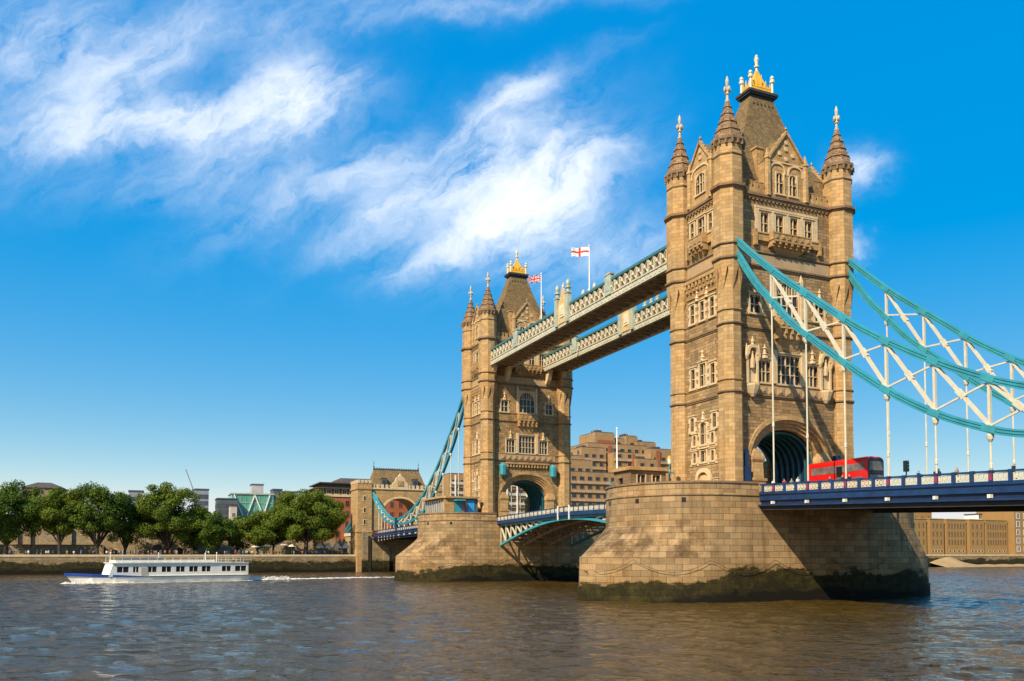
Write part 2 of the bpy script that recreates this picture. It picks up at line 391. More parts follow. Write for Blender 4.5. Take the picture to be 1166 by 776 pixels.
def quay(y0, y1, label):
    t = thing('embankment_wall', (SHORE, (y0+y1)/2, 0), label, 'river wall')
    m = MB(); m.loft([[(SHORE+o, y0, z), (SHORE+o, y1, z), (SHORE-1.0, y1, z), (SHORE-1.0, y0, z)] for z, o in ((-2, .5), (4.9, 0))]); m.build('wall_face', 'quay_stone', t)
    m = MB(); m.box(SHORE-.95, SHORE+.15, y0, y1, 4.9, 5.5); m.build('coping', 'light_stone', t)
quay(-420, -14.2, 'long stone river wall with pale coping and green algae in front of the castle trees')
quay(9.5, 600, 'river wall with dark algae below the stepped brown hotel and the wharf buildings')

# ------------------------------------------------------------------ bridge piers
def pier_outline(h, R_, sweep):
    # plan of the pier at one level: straight flanks to |y| = 12, end of length `sweep` (round when sweep == R)
    pts = []
    n = 14
    for end in (1, -1):
        e = []
        k = (R_*R_+sweep*sweep)/(2*R_) if sweep > R_ else R_
        th = math.asin(min(1, sweep/k))
        for i in range(n+1):
            t = th*i/n; e.append((R_-k+k*math.cos(t), 12+k*math.sin(t)))
        e = e+[(-x, y) for x, y in e[-2::-1]]
        pts += [(x*end, y*end) for x, y in e]
    return [(x, y, h) for x, y in pts]
def pier_uv(cx):
    def f(co):
        x, y = co.x-cx, co.y
        sg = 1 if x >= 0 else -1
        if abs(y) <= 12: return (sg*y+ (0 if sg > 0 else 100), co.z)
        a = math.atan2(abs(y)-12, max(1e-4, abs(x)))
        return (sg*math.copysign(12+10.65*a, y)+(0 if sg > 0 else 100), co.z)
    return f
def set_uv(o, f):
    me = o.data; uvl = me.uv_layers['UVMap'].data; L = Vector(o['_o'])
    for p in me.polygons:
        vals = [f(me.vertices[me.loops[li].vertex_index].co+L) for li in p.loop_indices]
        for li, v in zip(p.loop_indices, vals): uvl[li].uv = v
def make_pier(cx, label):
    t = thing('bridge_pier', (cx, 0, 0), label, 'pier', 'bridge piers')
    O = lambda h, r, s: [(x+cx, y, z) for x, y, z in pier_outline(h, r, s)]
    m = MB(); m.loft([O(-3, 10.95, 16.2), O(1.6, 10.9, 16.2), O(1.6, 10.75, 16.0), O(5.3, 10.70, 15.9), O(5.3, 10.66, 15.7), O(7.2, 10.65, 13.2), O(8.6, 10.645, 11.3), O(9.1, 10.64, 10.66), O(13.15, 10.62, 10.63), O(13.15, 10.62, 10.63)])
    o = m.build('shaft', 'pier_stone', t); set_uv(o, pier_uv(cx))
    m = MB()
    for z0, z1, p in ((12.55, 12.8, .10),):
        m.loft([O(z0, 10.63+p, 10.64+p), O(z1, 10.63+p, 10.64+p)])
    o = m.build('string_course', 'pier_stone', t)
    # parapet: stone wall round the two ends with a coping (open where the roadway passes)
    for e in (-1, 1):
        ring = [(x+cx, y) for x, y, z in pier_outline(0, 10.6, 10.61) if y*e >= 9.3] 
        ring = [p for p in ring]
        ring.sort(key=lambda p: math.atan2((p[1]-e*9.3)*e+.01, (p[0]-cx)))
        ring = [(10.6+cx, e*9.35)]+ring+[(-10.6+cx, e*9.35)]
        def strip(off0, off1, z0, z1):
            r = []
            for x, y in ring:
                c = Vector((x-cx, max(0, abs(y)-12)*e)); d = Vector((math.copysign(1, x-cx), 0)) if abs(y) <= 12 else c.normalized()
                r.append([(x+d.x*off0, y+d.y*off0, z0), (x+d.x*off1, y+d.y*off1, z0), (x+d.x*off1, y+d.y*off1, z1), (x+d.x*off0, y+d.y*off0, z1)])
            return r
        m = MB(); m.loft(strip(-.45, .0, 13.15, 14.02)); o = m.build('parapet', 'pier_stone', t); set_uv(o, pier_uv(cx))
        m = MB(); m.loft(strip(-.55, .14, 14.02, 14.26)); m.build('coping', 'dark_stone', t)
    # square drain holes below the parapet: shallow blocks, the hole's darkness painted black
    for e in (-1, 1):
        for a in (-72, -42, -12, 20, 52):
            an = R(a-90) if e < 0 else R(a+90); d = Vector((math.cos(an), math.sin(an), 0)); c = Vector((cx, 12*e, 0))+d*10.62; s = Vector((-d.y, d.x, 0))
            m = MB()
            def F(q, dd, z): return c+s*q+d*dd+Vector((0, 0, z))
            m.fr(F, -.26, .26, -.2, .03, 11.75, 12.3, 0); o = m.build('drain_hole_paint', 'black', t)
    # mooring chains hung in loops along the foot
    for e in (-1,):
        ring = [(x+cx, y) for x, y, z in pier_outline(0, 10.9, 16.2)]
        ring = [p for p in ring if p[1] < -2 or p[0] > cx]
        pts = sorted([p for p in ring if p[1] < 13 and p[0] > cx-3], key=lambda p: (p[1]))
        path = []
        for (a, b2) in zip(pts, pts[1:]):
            L = math.hypot(b2[0]-a[0], b2[1]-a[1]); k = max(1, int(L/.5))
            path += [(a[0]+(b2[0]-a[0])*i/k, a[1]+(b2[1]-a[1])*i/k) for i in range(k)]
        acc = 0; cur = []; last = None; P3 = []
        for p in path:
            if last: acc += math.hypot(p[0]-last[0], p[1]-last[1])
            last = p; ph = (acc % 9.0)/9.0
            P3.append((p[0]+.12*(1 if p[0] > cx else -1), p[1]-.10, 5.0-1.5*(1-(2*ph-1)**2)))
        m = MB(); m.tube(P3, .03, 5); m.build('mooring_chain', 'chain_iron', t)
    return t
pier_s = make_pier(0, 'near stone bridge pier with rounded top and algae foot, under the taller looking tower')
pier_n = make_pier(XN, 'far stone bridge pier carrying the glass walled pavilion, in front of the brick gatehouse')

# ------------------------------------------------------------------ the bridge tower
XS, YS, TB = 5.45, 9.45, 12.9
FACE = {'S': lambda s, d, z: (XS+d, s, z), 'N': lambda s, d, z: (-XS-d, -s, z), 'W': lambda s, d, z: (s, -YS-d, z), 'E': lambda s, d, z: (-s, YS+d, z)}
TX, TY = 5.26, 9.15
def arch_pts(w, h, zs, n=16, pw=.92):
    return [(-w*math.copysign(abs(math.cos(math.pi*i/n))**pw, math.cos(math.pi*i/n)), zs+h*math.sin(math.pi*i/n)**pw) for i in range(n+1)]
def make_tower(label):
    t = thing('bridge_tower', (0, 0, TB), label, 'tower', 'gothic bridge towers')
    # window lists: (s, z0, w, h, lights, transoms, arched, quoins)
    mid = [(0, 27.7, 3.7, 3.7, 5, 2, 0, 0), (-3.95, 27.7, 1.9, 2.75, 3, 1, 0, 0), (3.95, 27.7, 1.9, 2.75, 3, 1, 0, 0)]
    l3 = [(-5.35, 36.55, 1.55, 2.3, 2, 1, 0, 1), (5.35, 36.55, 1.55, 2.3, 2, 1, 0, 1), (0, 36.6, 3.5, 4.4, 4, 2, 1, 0)]
    row = [(s, 47.25, 1.25, 2.6, 2, 1, 0, 0) for s in (-3.65, -1.2, 1.2, 3.65)]
    front = mid+l3+row
    side = [(0, 47.9, 1.5, 2.4, 2, 1, 0, 0), (-2.0, 47.9, .75, 2.3, 1, 1, 0, 0), (2.0, 47.9, .75, 2.3, 1, 1, 0, 0),
            (-2.15, 36.55, .85, 2.5, 1, 1, 0, 1), (0, 36.55, .85, 2.5, 1, 1, 0, 1), (2.15, 36.55, .85, 2.5, 1, 1, 0, 1),
            (0, 27.75, 1.3, 3.0, 2, 1, 0, 1), (-2.15, 27.75, .85, 2.6, 1, 1, 0, 1), (2.15, 27.75, .85, 2.6, 1, 1, 0, 1),
            (0, 20.05, 1.2, 2.8, 2, 1, 0, 1), (-2.4, 22.0, .75, 1.8, 1, 0, 0, 1), (2.4, 22.0, .75, 1.8, 1, 0, 0, 1),
            (-1.95, 20.05, .6, 1.3, 1, 0, 0, 1), (1.95, 20.05, .6, 1.3, 1, 0, 0, 1),
            (0, 17.75, 1.2, 1.45, 2, 0, 0, 1), (-1.95, 17.75, .6, 1.3, 1, 0, 0, 1), (1.95, 17.75, .6, 1.3, 1, 0, 0, 1),
            (-2.55, 13.7, .6, 1.4, 1, 0, 0, 1), (2.55, 13.7, .6, 1.4, 1, 0, 0, 1)]
    def window(F, spec, bd=0.0):
        s, z0, wd, h, nl, ntr, arched, quo = spec; a, b_ = s-wd/2, s+wd/2; z1 = z0+h
        m = MB(); e = .24
        m.fr(F, a-e, a, -.05, .14, z0-.02, z1+e); m.fr(F, b_, b_+e, -.05, .14, z0-.02, z1+e)
        m.fr(F, a, b_, -.05, .12, z1, z1+e); m.fr(F, a-e-.1, b_+e+.1, -.3, .24, z0-.26, z0-.02)
        m.fr(F, a-e-.14, b_+e+.14, -.02, .25, z1+e, z1+e+.14)
        if quo:
            n = max(2, int(h/.5))
            for k in range(n):
                if k % 2 == 0:
                    zz = z0+h*k/n; m.fr(F, a-e-.28, a-e, -.05, .07, zz, zz+h/n-.02); m.fr(F, b_+e, b_+e+.28, -.05, .07, zz, zz+h/n-.02)
        for k in range(1, nl):
            x = a+wd*k/nl; m.fr(F, x-.055, x+.055, -.24, -.06, z0, z1)
        for k in range(1, ntr+1):
            zz = z0+h*k/(ntr+1); m.fr(F, a, b_, -.23, -.07, zz-.05, zz+.05)
        if arched:
            ap = arch_pts(wd/2, h*.42, z0+h*.58, 12)
            for (p, q) in zip(ap, ap[1:]):
                P = [F(s+p[0], dd, p[1]) for dd in (-.3, .02)]; Q = [F(s+q[0], dd, q[1]) for dd in (-.3, .02)]
                T0 = [F(s+p[0], dd, z1) for dd in (-.3, .02)]; T1 = [F(s+q[0], dd, z1) for dd in (-.3, .02)]
                m.quad([P[1], Q[1], T1[1], T0[1]]); m.quad([P[0], P[1], Q[1], Q[0]])
            for k in range(nl):
                x = a+wd*(k+.5)/nl; m.fr(F, x-.03, x+.03, -.22, -.1, z1-h*.35, z1)
        else:
            for k in range(nl):       # small cusped heads
                x0, x1 = a+wd*k/nl, a+wd*(k+1)/nl; c = min(.3, (x1-x0)*.35)
                for xa, xb in ((x0, x0+c), (x1-c, x1)):
                    m.fr(F, xa, xb, -.22, -.12, z1-.16, z1)
        o = m.build('window', 'light_stone', t)
        g = MB(); g.quad([F(a, -.26, z0), F(b_, -.26, z0), F(b_, -.26, z1), F(a, -.26, z1)]); g.build('glass', 'glass', o)
    hole = lambda L: [(s-wd/2, s+wd/2, z0, z0+h) for s, z0, wd, h, *_ in L]
    # ---- walls with real openings
    m = MB(); A = arch_pts(6.7, 6.4, 17.0, 20)
    for f in 'SN':
        F = FACE[f]
        m.wall(F, -YS, YS, 26.0, 52.3, hole(front)+([(-6.65, -5.45, 29.3, 31.7), (5.45, 6.65, 29.3, 31.7)] if f == 'S' else []), .55)
        m.wall(F, -YS, -6.7, 12.0, 26.0); m.wall(F, 6.7, YS, 12.0, 26.0)
        for p, q in zip(A, A[1:]): m.quad([F(p[0], 0, p[1]), F(q[0], 0, q[1]), F(q[0], 0, 26.0), F(p[0], 0, 26.0)])
    for f in 'WE':
        m.wall(FACE[f], -XS, XS, 12.0, 52.3, hole(side)+[(-1.1, 1.1, 13.0, 16.0)])
    m.box(-XS+.3, XS-.3, -YS+.3, YS-.3, 52.0, 52.3)
    m.build('wall', 'tower_stone', t)
    for f in 'SN':
        for sp in front: window(FACE[f], sp)
    for f in 'WE':
        for sp in side: window(FACE[f], sp)
    # ---- archway: stepped mouldings, jamb piers, lined tunnel with ribs
    for f in 'SN':
        F = FACE[f]; m = MB()
        for k in range(4):
            w1 = 6.95-.42*k; w0 = w1-.42; dout = .22-.28*k
            P0 = [(-w0, 12.5)]+arch_pts(w0, 6.4-1.6*(k+1)/4*.95, 17.0, 20)+[(w0, 12.5)]; P1 = [(-w1, 12.5)]+arch_pts(w1, 6.4+.25-1.6*k/4*.95, 17.0, 20)+[(w1, 12.5)]
            m.loft([[F(p[0], dd, p[1]) for p, dd in ((a, -1.6), (c, -1.6), (c, dout), (a, dout))] for a, c in zip(P0, P1)])
        m.build('arch_moulding', 'turret_stone', t)
        for sg in (-1, 1):
            m = MB(); s0 = sg*5.55
            q = lambda hw, d1, z: [F(s0-hw, -1.0, z), F(s0+hw, -1.0, z), F(s0+hw, d1, z), F(s0-hw, d1, z)]
            m.loft([q(1.0, .75, 12.8), q(1.0, .75, 14.9)]); m.loft([q(1.12, .9, 14.9), q(1.12, .9, 15.2)]); m.loft([q(.85, .6, 15.2), q(.8, .5, 17.2), q(.95, .7, 17.6), q(.95, .7, 17.9), q(.4, .3, 19.0)])
            m.build('jamb_buttress', 'turret_stone', t)
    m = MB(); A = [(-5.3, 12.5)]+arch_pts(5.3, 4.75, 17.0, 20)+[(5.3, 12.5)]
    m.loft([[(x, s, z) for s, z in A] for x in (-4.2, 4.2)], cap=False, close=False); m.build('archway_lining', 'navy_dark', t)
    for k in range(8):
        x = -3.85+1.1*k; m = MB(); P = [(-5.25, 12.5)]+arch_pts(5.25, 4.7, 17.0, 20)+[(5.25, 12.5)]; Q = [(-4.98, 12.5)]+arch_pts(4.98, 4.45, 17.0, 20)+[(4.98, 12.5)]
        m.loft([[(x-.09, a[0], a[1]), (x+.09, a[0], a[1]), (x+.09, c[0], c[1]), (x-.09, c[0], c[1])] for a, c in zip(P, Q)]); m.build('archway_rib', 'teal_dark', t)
    # ---- corner turrets
    for sx in (-1, 1):
        for sy in (-1, 1):
            x, y = sx*TX, sy*TY; m = MB()
            prof = [(12.0, 1.78), (13.6, 1.78), (13.9, 1.60), (25.7, 1.55), (41.9, 1.52), (42.0, 1.52)]
            m.lathe(x, y, prof, 8)
            m.lathe(x, y, [(42.0, 2.0), (52.0, 1.98), (52.0, 1.9), (57.4, 1.88)], 8)
            # pointed squinch darts that carry the wider upper stage
            for k in range(8):
                a0 = math.pi/8+k*math.pi/4; a1 = a0+math.pi/4; am = a0+math.pi/8
                pt = lambda r, a, z: (x+r*math.cos(a), y+r*math.sin(a), z)
                ap = 2.0*math.cos(math.pi/8)
                TL, TR, Mm = pt(2.0, a0, 42.05), pt(2.0, a1, 42.05), pt(ap, am, 41.7)
                BL, BR = pt(1.56, a0, 38.7), pt(1.56, a1, 38.7)
                m.quad([TL, Mm, BL]); m.quad([TR, BR, Mm]); m.quad([TL, TR, Mm])
                im = pt(1.42, am, 41.7)
                m.quad([BL, Mm, im]); m.quad([BR, im, Mm])
            o = m.build('turret', 'turret_stone', t)
            m = MB()
            for k in range(16):
                a = k*math.pi/8; d = Vector((math.cos(a), math.sin(a), 0)); c = Vector((x, y, 0))+d*2.02
                m.bar(c+Vector((0, 0, 57.3)), c+Vector((0, 0, 57.9)), .22, .3, up=d)
            m.lathe(x, y, [(57.3, 1.92), (57.75, 2.05), (57.9, 2.22), (58.25, 2.22), (58.25, 1.95)], 8)
            m.lathe(x, y, [(55.9, 1.93), (56.05, 2.02), (56.2, 1.93)], 8)
            m.build('cornice', 'dark_stone', o)
            m = MB(); m.lathe(x, y, [(58.2, 1.92), (58.9, 1.72), (60.6, 1.10), (62.4, .55), (63.6, .26)], 8)
            for z, r in ((59.3, 1.66), (60.5, 1.22), (61.6, .86), (62.6, .56)): m.lathe(x, y, [(z, r-.05), (z+.07, r+.06), (z+.2, r-.06)], 8)
            for k in range(8):           # crockets up the ribs
                a = math.pi/8+k*math.pi/4
                for z, r in ((59.0, 1.74), (59.9, 1.40), (60.9, 1.06), (61.9, .74)):
                    m.lathe(x+r*math.cos(a), y+r*math.sin(a), [(z-.12, .04), (z, .11), (z+.16, .03)], 5)
            sp = m.build('spire', 'spire_stone', o)
            m = MB(); m.lathe(x, y, [(63.5, .28), (63.7, .30), (63.8, .17), (64.4, .15), (64.5, .28), (64.65, .28), (64.75, .16), (65.4, .14), (65.8, .2), (66.2, .24), (66.5, .17), (66.9, .05)], 8)
            for k in range(4):
                a = k*math.pi/2; m.lathe(x+.36*math.cos(a), y+.36*math.sin(a), [(64.75, .06), (64.95, .19), (65.2, .2), (65.45, .06)], 6)
            m.build('finial', 'finial_stone', o)
    # ---- string courses round walls and turrets
    for z, h, p, mt in ((13.5, .35, .14, 'turret_stone'), (25.72, .36, .22, 'dark_stone'), (27.3, .26, .16, 'turret_stone'), (34.35, .36, .22, 'dark_stone'), (36.15, .26, .16, 'turret_stone'),
                        (42.45, .42, .26, 'dark_stone'), (44.35, .32, .22, 'dark_stone'), (51.55, .65, .36, 'dark_stone')):
        m = MB(); cut = 7.2 if z < 14 else 0
        for f, L in (('S', YS), ('N', YS), ('W', XS), ('E', XS)):
            F = FACE[f]
            if cut and f in 'SN': m.fr(F, -TY, -cut, -.1, p, z, z+h); m.fr(F, cut, TY, -.1, p, z, z+h)
            elif cut: m.fr(F, -TX, -1.9, -.1, p, z, z+h); m.fr(F, 1.9, TX, -.1, p, z, z+h)
            else:
                m.fr(F, -L+.6, L-.6, -.1, p*.55, z-.001, z+h*.5); m.fr(F, -L+.6, L-.6, -.1, p, z+h*.5, z+h)
        r = 2.0 if z > 42.3 else (1.78 if z < 14 else 1.56)
        for sx in (-1, 1):
            for sy in (-1, 1): m.lathe(sx*TX, sy*TY, [(z, r-.03), (z+h*.5, r+p*.55), (z+h*.5, r+p), (z+h, r+p), (z+h+.02, r-.03)], 8)
        if h > .6:                        # small carved bosses under the main cornice
            for f, L in (('S', 7.1), ('N', 7.1), ('W', 3.4), ('E', 3.4)):
                n = int(L*2/.62)
                for k in range(n): s = -L+(k+.5)*2*L/n; m.fr(FACE[f], s-.13, s+.13, -.1, .24, 51.3, 51.5)
        m.build('string_course', mt, t)
    # plain pale frieze between the two upper bands
    for f, L in (('S', 7.1), ('N', 7.1), ('W', 3.2), ('E', 3.2)):
        m = MB(); m.fr(FACE[f], -L, L, -.1, .07, 42.9, 44.3); m.build('frieze', 'frieze_stone', t)
    # ---- parapet with battlements
    for f, L, gw in (('S', 7.2, 3.4), ('N', 7.2, 3.4), ('W', 3.4, 2.75), ('E', 3.4, 2.75)):
        F = FACE[f]
        for sg in (-1, 1):
            m = MB(); a, c = sorted((sg*gw, sg*L)); m.fr(F, a, c, -.42, .02, 52.2, 53.0); n = max(1, int((c-a)/.95))
            for k in range(n):
                s = a+(k+.5)*(c-a)/n; m.fr(F, s-.27, s+.27, -.40, .0, 53.0, 53.75); m.fr(F, s-.32, s+.32, -.44, .05, 53.75, 53.87)
            m.build('battlement', 'turret_stone', t)
    # ---- steep hipped roof, cap and gilded crest
    m = MB(); m.loft([[(-a, -c, z), (a, -c, z), (a, c, z), (-a, c, z)] for z, a, c in ((52.3, 4.7, 8.6), (55, 4.05, 7.35), (60, 2.75, 5.05), (64.5, 1.75, 3.2), (68.0, 1.05, 2.0))]); rf = m.build('roof', 'slate', t)
    m = MB(); m.box(-1.05, 1.05, -2.0, 2.0, 68.0, 68.35); m.box(-1.35, 1.35, -2.35, 2.35, 68.35, 68.6); m.box(-1.5, 1.5, -2.5, 2.5, 68.6, 68.95); m.box(-1.2, 1.2, -2.15, 2.15, 68.95, 69.1)
    m.build('roof_cap', 'lead', rf)
    for f in 'SN':
        for k in range(6):
            s = -1.6+.64*k; sg = 1 if f == 'S' else -1; m = MB(); x = sg*(1.21); m.loft([[(x-.12, s-.13, 66.95), (x+sg*.16, s-.13, 66.95), (x+sg*.16, s+.13, 66.95), (x-.12, s+.13, 66.95)], [(x-.12, s-.02, 67.35), (x+sg*.02, s-.02, 67.35), (x+sg*.02, s+.02, 67.35), (x-.12, s+.02, 67.35)]])
            m.build('lucarne', 'lead', rf)
    m = MB(); hx, hy = .95, 1.85
    for f, L, D in (('S', hy, hx), ('N', hy, hx), ('W', hx, hy), ('E', hx, hy)):
        def G(s, d, z, f=f, D=D): return {'S': (D+d, s, z), 'N': (-D-d, -s, z), 'W': (s, -D-d, z), 'E': (-s, D+d, z)}[f]
        n = 5 if L > 1 else 3
        for k in range(n):               # openwork of leaf-shaped points
            s0 = -L+2*L*k/n; s1 = s0+2*L/n; sm = (s0+s1)/2; top = 70.5+ (1.0 if n == 5 and k == 2 else .25*(k % 2))
            P = [(s0, 69.0), (s1, 69.0), (s1, 69.55), (sm+.12, 70.0), (sm, top), (sm-.12, 70.0), (s0, 69.55)]
            m.loft([[G(a, d, z) for a, z in P] for d in (-.05, .05)])
        m.fr(G, -L, L, -.07, .09, 69.05, 69.3); m.fr(G, -L, L, -.06, .08, 69.62, 69.74)
    m.loft([[(-a, -c, z), (a, -c, z), (a, c, z), (-a, c, z)] for z, a, c in ((69.0, .88, 1.72), (70.0, .74, 1.38), (70.9, .50, .86), (71.7, .30, .46), (72.5, .13, .16))])
    cr = m.build('crest', 'gold', t)
    for sx in (-1, 1):
        for sy in (-1, 1):
            m = MB(); m.lathe(sx*hx, sy*hy, [(69.0, .2), (70.6, .15), (70.7, .3), (70.95, .34), (71.2, .2), (71.35, .3), (71.55, .22), (71.75, .04)], 8); m.build('pinnacle', 'gold_pale', cr)
    m = MB(); m.lathe(0, 0, [(72.0, .2), (72.9, .14), (73.0, .32), (73.2, .34), (73.35, .16), (73.7, .22), (74.1, .34), (74.4, .2), (74.55, .24), (74.85, .03)], 8); m.build('finial', 'gold_pale', cr)
    # ---- gabled dormers
    for f, gw, apex, ev, back in (('S', 3.25, 61.0, 57.0, 3.0), ('N', 3.25, 61.0, 57.0, 3.0), ('W', 2.45, 60.4, 57.3, 3.2), ('E', 2.45, 60.4, 57.3, 3.2)):
        F = FACE[f]; big = gw > 3
        gws = [(-1.1, 52.85, 1.2, 2.75, 2, 1, 1, 0), (1.1, 52.85, 1.2, 2.75, 2, 1, 1, 0)] if big else [(0, 53.7, 1.9, 2.6, 3, 1, 1, 0)]
        m = MB(); F1 = lambda s, d, z, F=F: F(s, d+.12, z)
        m.wall(F1, -gw, gw, 52.2, ev, hole(gws)); m.quad([F1(-gw, 0, ev), F1(gw, 0, ev), F1(.25, 0, apex), F1(-.25, 0, apex)])
        for sg in (-1, 1): m.quad([F1(sg*gw, 0, 52.2), F1(sg*gw, 0, ev), F1(sg*gw, -back-1.5, ev), F1(sg*gw, -back+2, 52.2)])
        g = m.build('gable', 'turret_stone', t)
        for s, z0, wd, h, nl, ntr, arc, quo in gws:
            t_keep = None
            mm = MB(); a, c = s-wd/2, s+wd/2; z1 = z0+h
            mm.fr(F1, a-.16, a, -.1, .10, z0-.1, z1+.1); mm.fr(F1, c, c+.16, -.1, .10, z0-.1, z1+.1); mm.fr(F1, a-.25, c+.25, -.2, .2, z0-.3, z0-.1)
            for k in range(1, nl): xx = a+wd*k/nl; mm.fr(F1, xx-.05, xx+.05, -.24, -.06, z0, z1)
            mm.fr(F1, a, c, -.23, -.07, z0+h*.5, z0+h*.5+.08)
            ap = arch_pts(wd/2, h*.32, z0+h*.68, 10)
            for p, q in zip(ap, ap[1:]):
                mm.quad([F1(s+p[0], .02, p[1]), F1(s+q[0], .02, q[1]), F1(s+q[0], .02, z1+.05), F1(s+p[0], .02, z1+.05)]); mm.quad([F1(s+p[0], -.3, p[1]), F1(s+p[0], .02, p[1]), F1(s+q[0], .02, q[1]), F1(s+q[0], -.3, q[1])])
            o = mm.build('window', 'light_stone', g)
            gg = MB(); gg.quad([F1(a, -.27, z0), F1(c, -.27, z0), F1(c, -.27, z1), F1(a, -.27, z1)])
            go = gg.build('glass', 'glass', g)
        m = MB()                          # blind tracery: two pointed arches and small roundels
        nA = 2 if big else 1; aw = gw*.92/nA
        for k in range(nA):
            s0 = (-gw*.92+aw+2*aw*k) if nA == 2 else 0
            ap = arch_pts(aw*.88, 1.5, 55.4 if big else 56.0, 10, .8); bp = arch_pts(aw*.88-.2, 1.25, 55.4 if big else 56.0, 10, .8)
            m.loft([[F1(s0+p[0], d, p[1]) for p, d in ((q, 0), (q2, 0), (q2, .14), (q, .14))] for q, q2 in zip(ap, bp)])
        for (s, z) in (((-1.1, 58.2), (1.1, 58.2), (0, 58.9), (0, 57.6), (0, 59.8)) if big else ((0, 58.4), (0, 59.3))):
            m.fr(F1, s-.22, s+.22, 0, .13, z-.26, z+.26); m.fr(F1, s-.3, s+.3, 0, .08, z-.1, z+.1)
        m.fr(F1, -gw, gw, 0, .12, ev-.12, ev+.04)
        m.build('tracery', 'light_stone', g)
        m = MB()                          # raking coping with crockets and pinnacles
        for sg in (-1, 1):
            p, q = Vector(F1(sg*(gw+.1), .0, ev-.15)), Vector(F1(0, .0, apex+.15)); m.bar(p, q, .5, .28)
            for k in range(1, 6):
                c = p.lerp(q, k/6); m.lathe(c.x, c.y, [(c.z+.05, .08), (c.z+.25, .17), (c.z+.5, .04)], 5)
            c = F1(sg*(gw-.1), .05, 0); m.lathe(c[0], c[1], [(52.2, .42), (57.0, .40), (57.1, .52), (57.3, .52), (57.4, .36), (58.6, .06)], 6)
        c = F1(0, 0, 0); m.lathe(c[0], c[1], [(apex, .2), (apex+.4, .12), (apex+.6, .26), (apex+.8, .1), (apex+1.0, .02)], 6)
        m.build('coping', 'turret_stone', g)
        m = MB()                          # dormer roof
        for sg in (-1, 1): m.quad([F1(sg*(gw+.05), -.1, ev), F1(0, -.1, apex), F1(0, -back-2.2, apex), F1(sg*(gw+.05), -back-1.2, ev)])
        m.build('dormer_roof', 'slate', g)
        if big:
            for sg in (-1, 1):
                m = MB(); m.fr(F, sg*2.95-.55, sg*2.95+.55, -2.5, -1.5, 55, 59.2); m.fr(F, sg*2.95-.68, sg*2.95+.68, -2.63, -1.37, 59.2, 59.45); m.build('chimney', 'turret_stone', rf)
    # ---- balconies
    def balcony(F, z, core, dp, wing, zlow, zpar):
        m = MB(); m.fr(F, -core, core, 0, dp, z, z+.2); m.fr(F, -core, core, dp-.2, dp, z+.2, zpar); m.fr(F, -core-.06, core+.06, dp-.28, dp+.08, zpar, zpar+.14)
        for sg in (-1, 1):
            m.fr(F, sg*core-.1, sg*core+.1, 0, dp+.05, z+.2, zpar+.3)
            if wing > core: a, c = sorted((sg*core+sg*.1, sg*wing)); m.fr(F, a, c, 0, .35, z+.1, zpar); m.fr(F, a, c, 0, .45, zpar, zpar+.12); m.fr(F, sg*wing-.2, sg*wing+.2, 0, .5, zlow+.6, zpar+.5)
        n = max(2, int(core*2/.9))
        for k in range(n):
            s = -core+(k+.5)*2*core/n; m.fr(F, s-.3, s+.3, dp, dp+.07, z+.35, zpar-.1); m.fr(F, s-.09, s+.09, dp+.07, dp+.13, z+.45, zpar-.2)
        m.loft([[F(-core*k_, -.05, z_), F(core*k_, -.05, z_), F(core*k_, d_, z_), F(-core*k_, d_, z_)] for z_, k_, d_ in ((zlow, .55, .05), (zlow+(z-zlow)*.45, .8, dp*.35), (z-.02, .98, dp*.72))])
        for k in range(n+1):
            s = -core+.15+k*(2*core-.3)/n
            for q in range(2, 4): zz = zlow+(z-zlow)*q/4; m.fr(F, s-.16, s+.16, -.05, .18+(dp-.2)*(q+1)/4, zz, zlow+(z-zlow)*(q+1)/4-.002)
        m.build('balcony', 'turret_stone', t)
    for f in 'SN':
        balcony(FACE[f], 45.95, 3.1, 1.15, 5.3, 44.75, 46.95); balcony(FACE[f], 34.75, 2.2, 1.0, 2.2, 32.2, 36.0)
    for f in 'WE': balcony(FACE[f], 46.2, 1.5, 1.1, 2.85, 44.75, 47.45)
    # ---- pilasters, niches, carved panels, corbel table, doors
    for f in 'SN':
        F = FACE[f]
        for s in (-4.9, -2.42, 0, 2.42, 4.9): m = MB(); m.fr(F, s-.28, s+.28, -.05, .16, 47.1, 50.35); m.build('pilaster', 'light_stone', t)
        m = MB(); m.fr(F, -5.2, 5.2, -.05, .2, 50.35, 50.65); m.build('lintel', 'light_stone', t)
        for s in (-2.25, 2.25): m = MB(); m.fr(F, s-.22, s+.22, -.05, .3, 36.4, 41.6); m.loft([[F(s-.2, 0, 41.6), F(s+.2, 0, 41.6), F(s+.2, .28, 41.6), F(s-.2, .28, 41.6)], [F(s-.03, 0, 42.4), F(s+.03, 0, 42.4), F(s+.03, .1, 42.4), F(s-.03, .1, 42.4)]]); m.build('pilaster', 'light_stone', t)
        for s in (-2.35, 2.35): m = MB(); m.fr(F, s-.3, s+.3, -.05, .3, 27.6, 32.0); m.build('pilaster', 'light_stone', t)
        m = MB(); m.fr(F, -6.9, 6.9, -.05, .10, 26.08, 27.3)
        for k in range(9):
            s = -5.6+1.4*k; m.fr(F, s-.5, s+.5, .1, .2, 26.25, 27.15); m.fr(F, s-.28, s+.28, .2, .26, 26.4, 27.0); m.fr(F, s-.1, s+.1, .26, .34, 26.5, 26.9)
        m.build('carved_panel', 'frieze_stone', t)
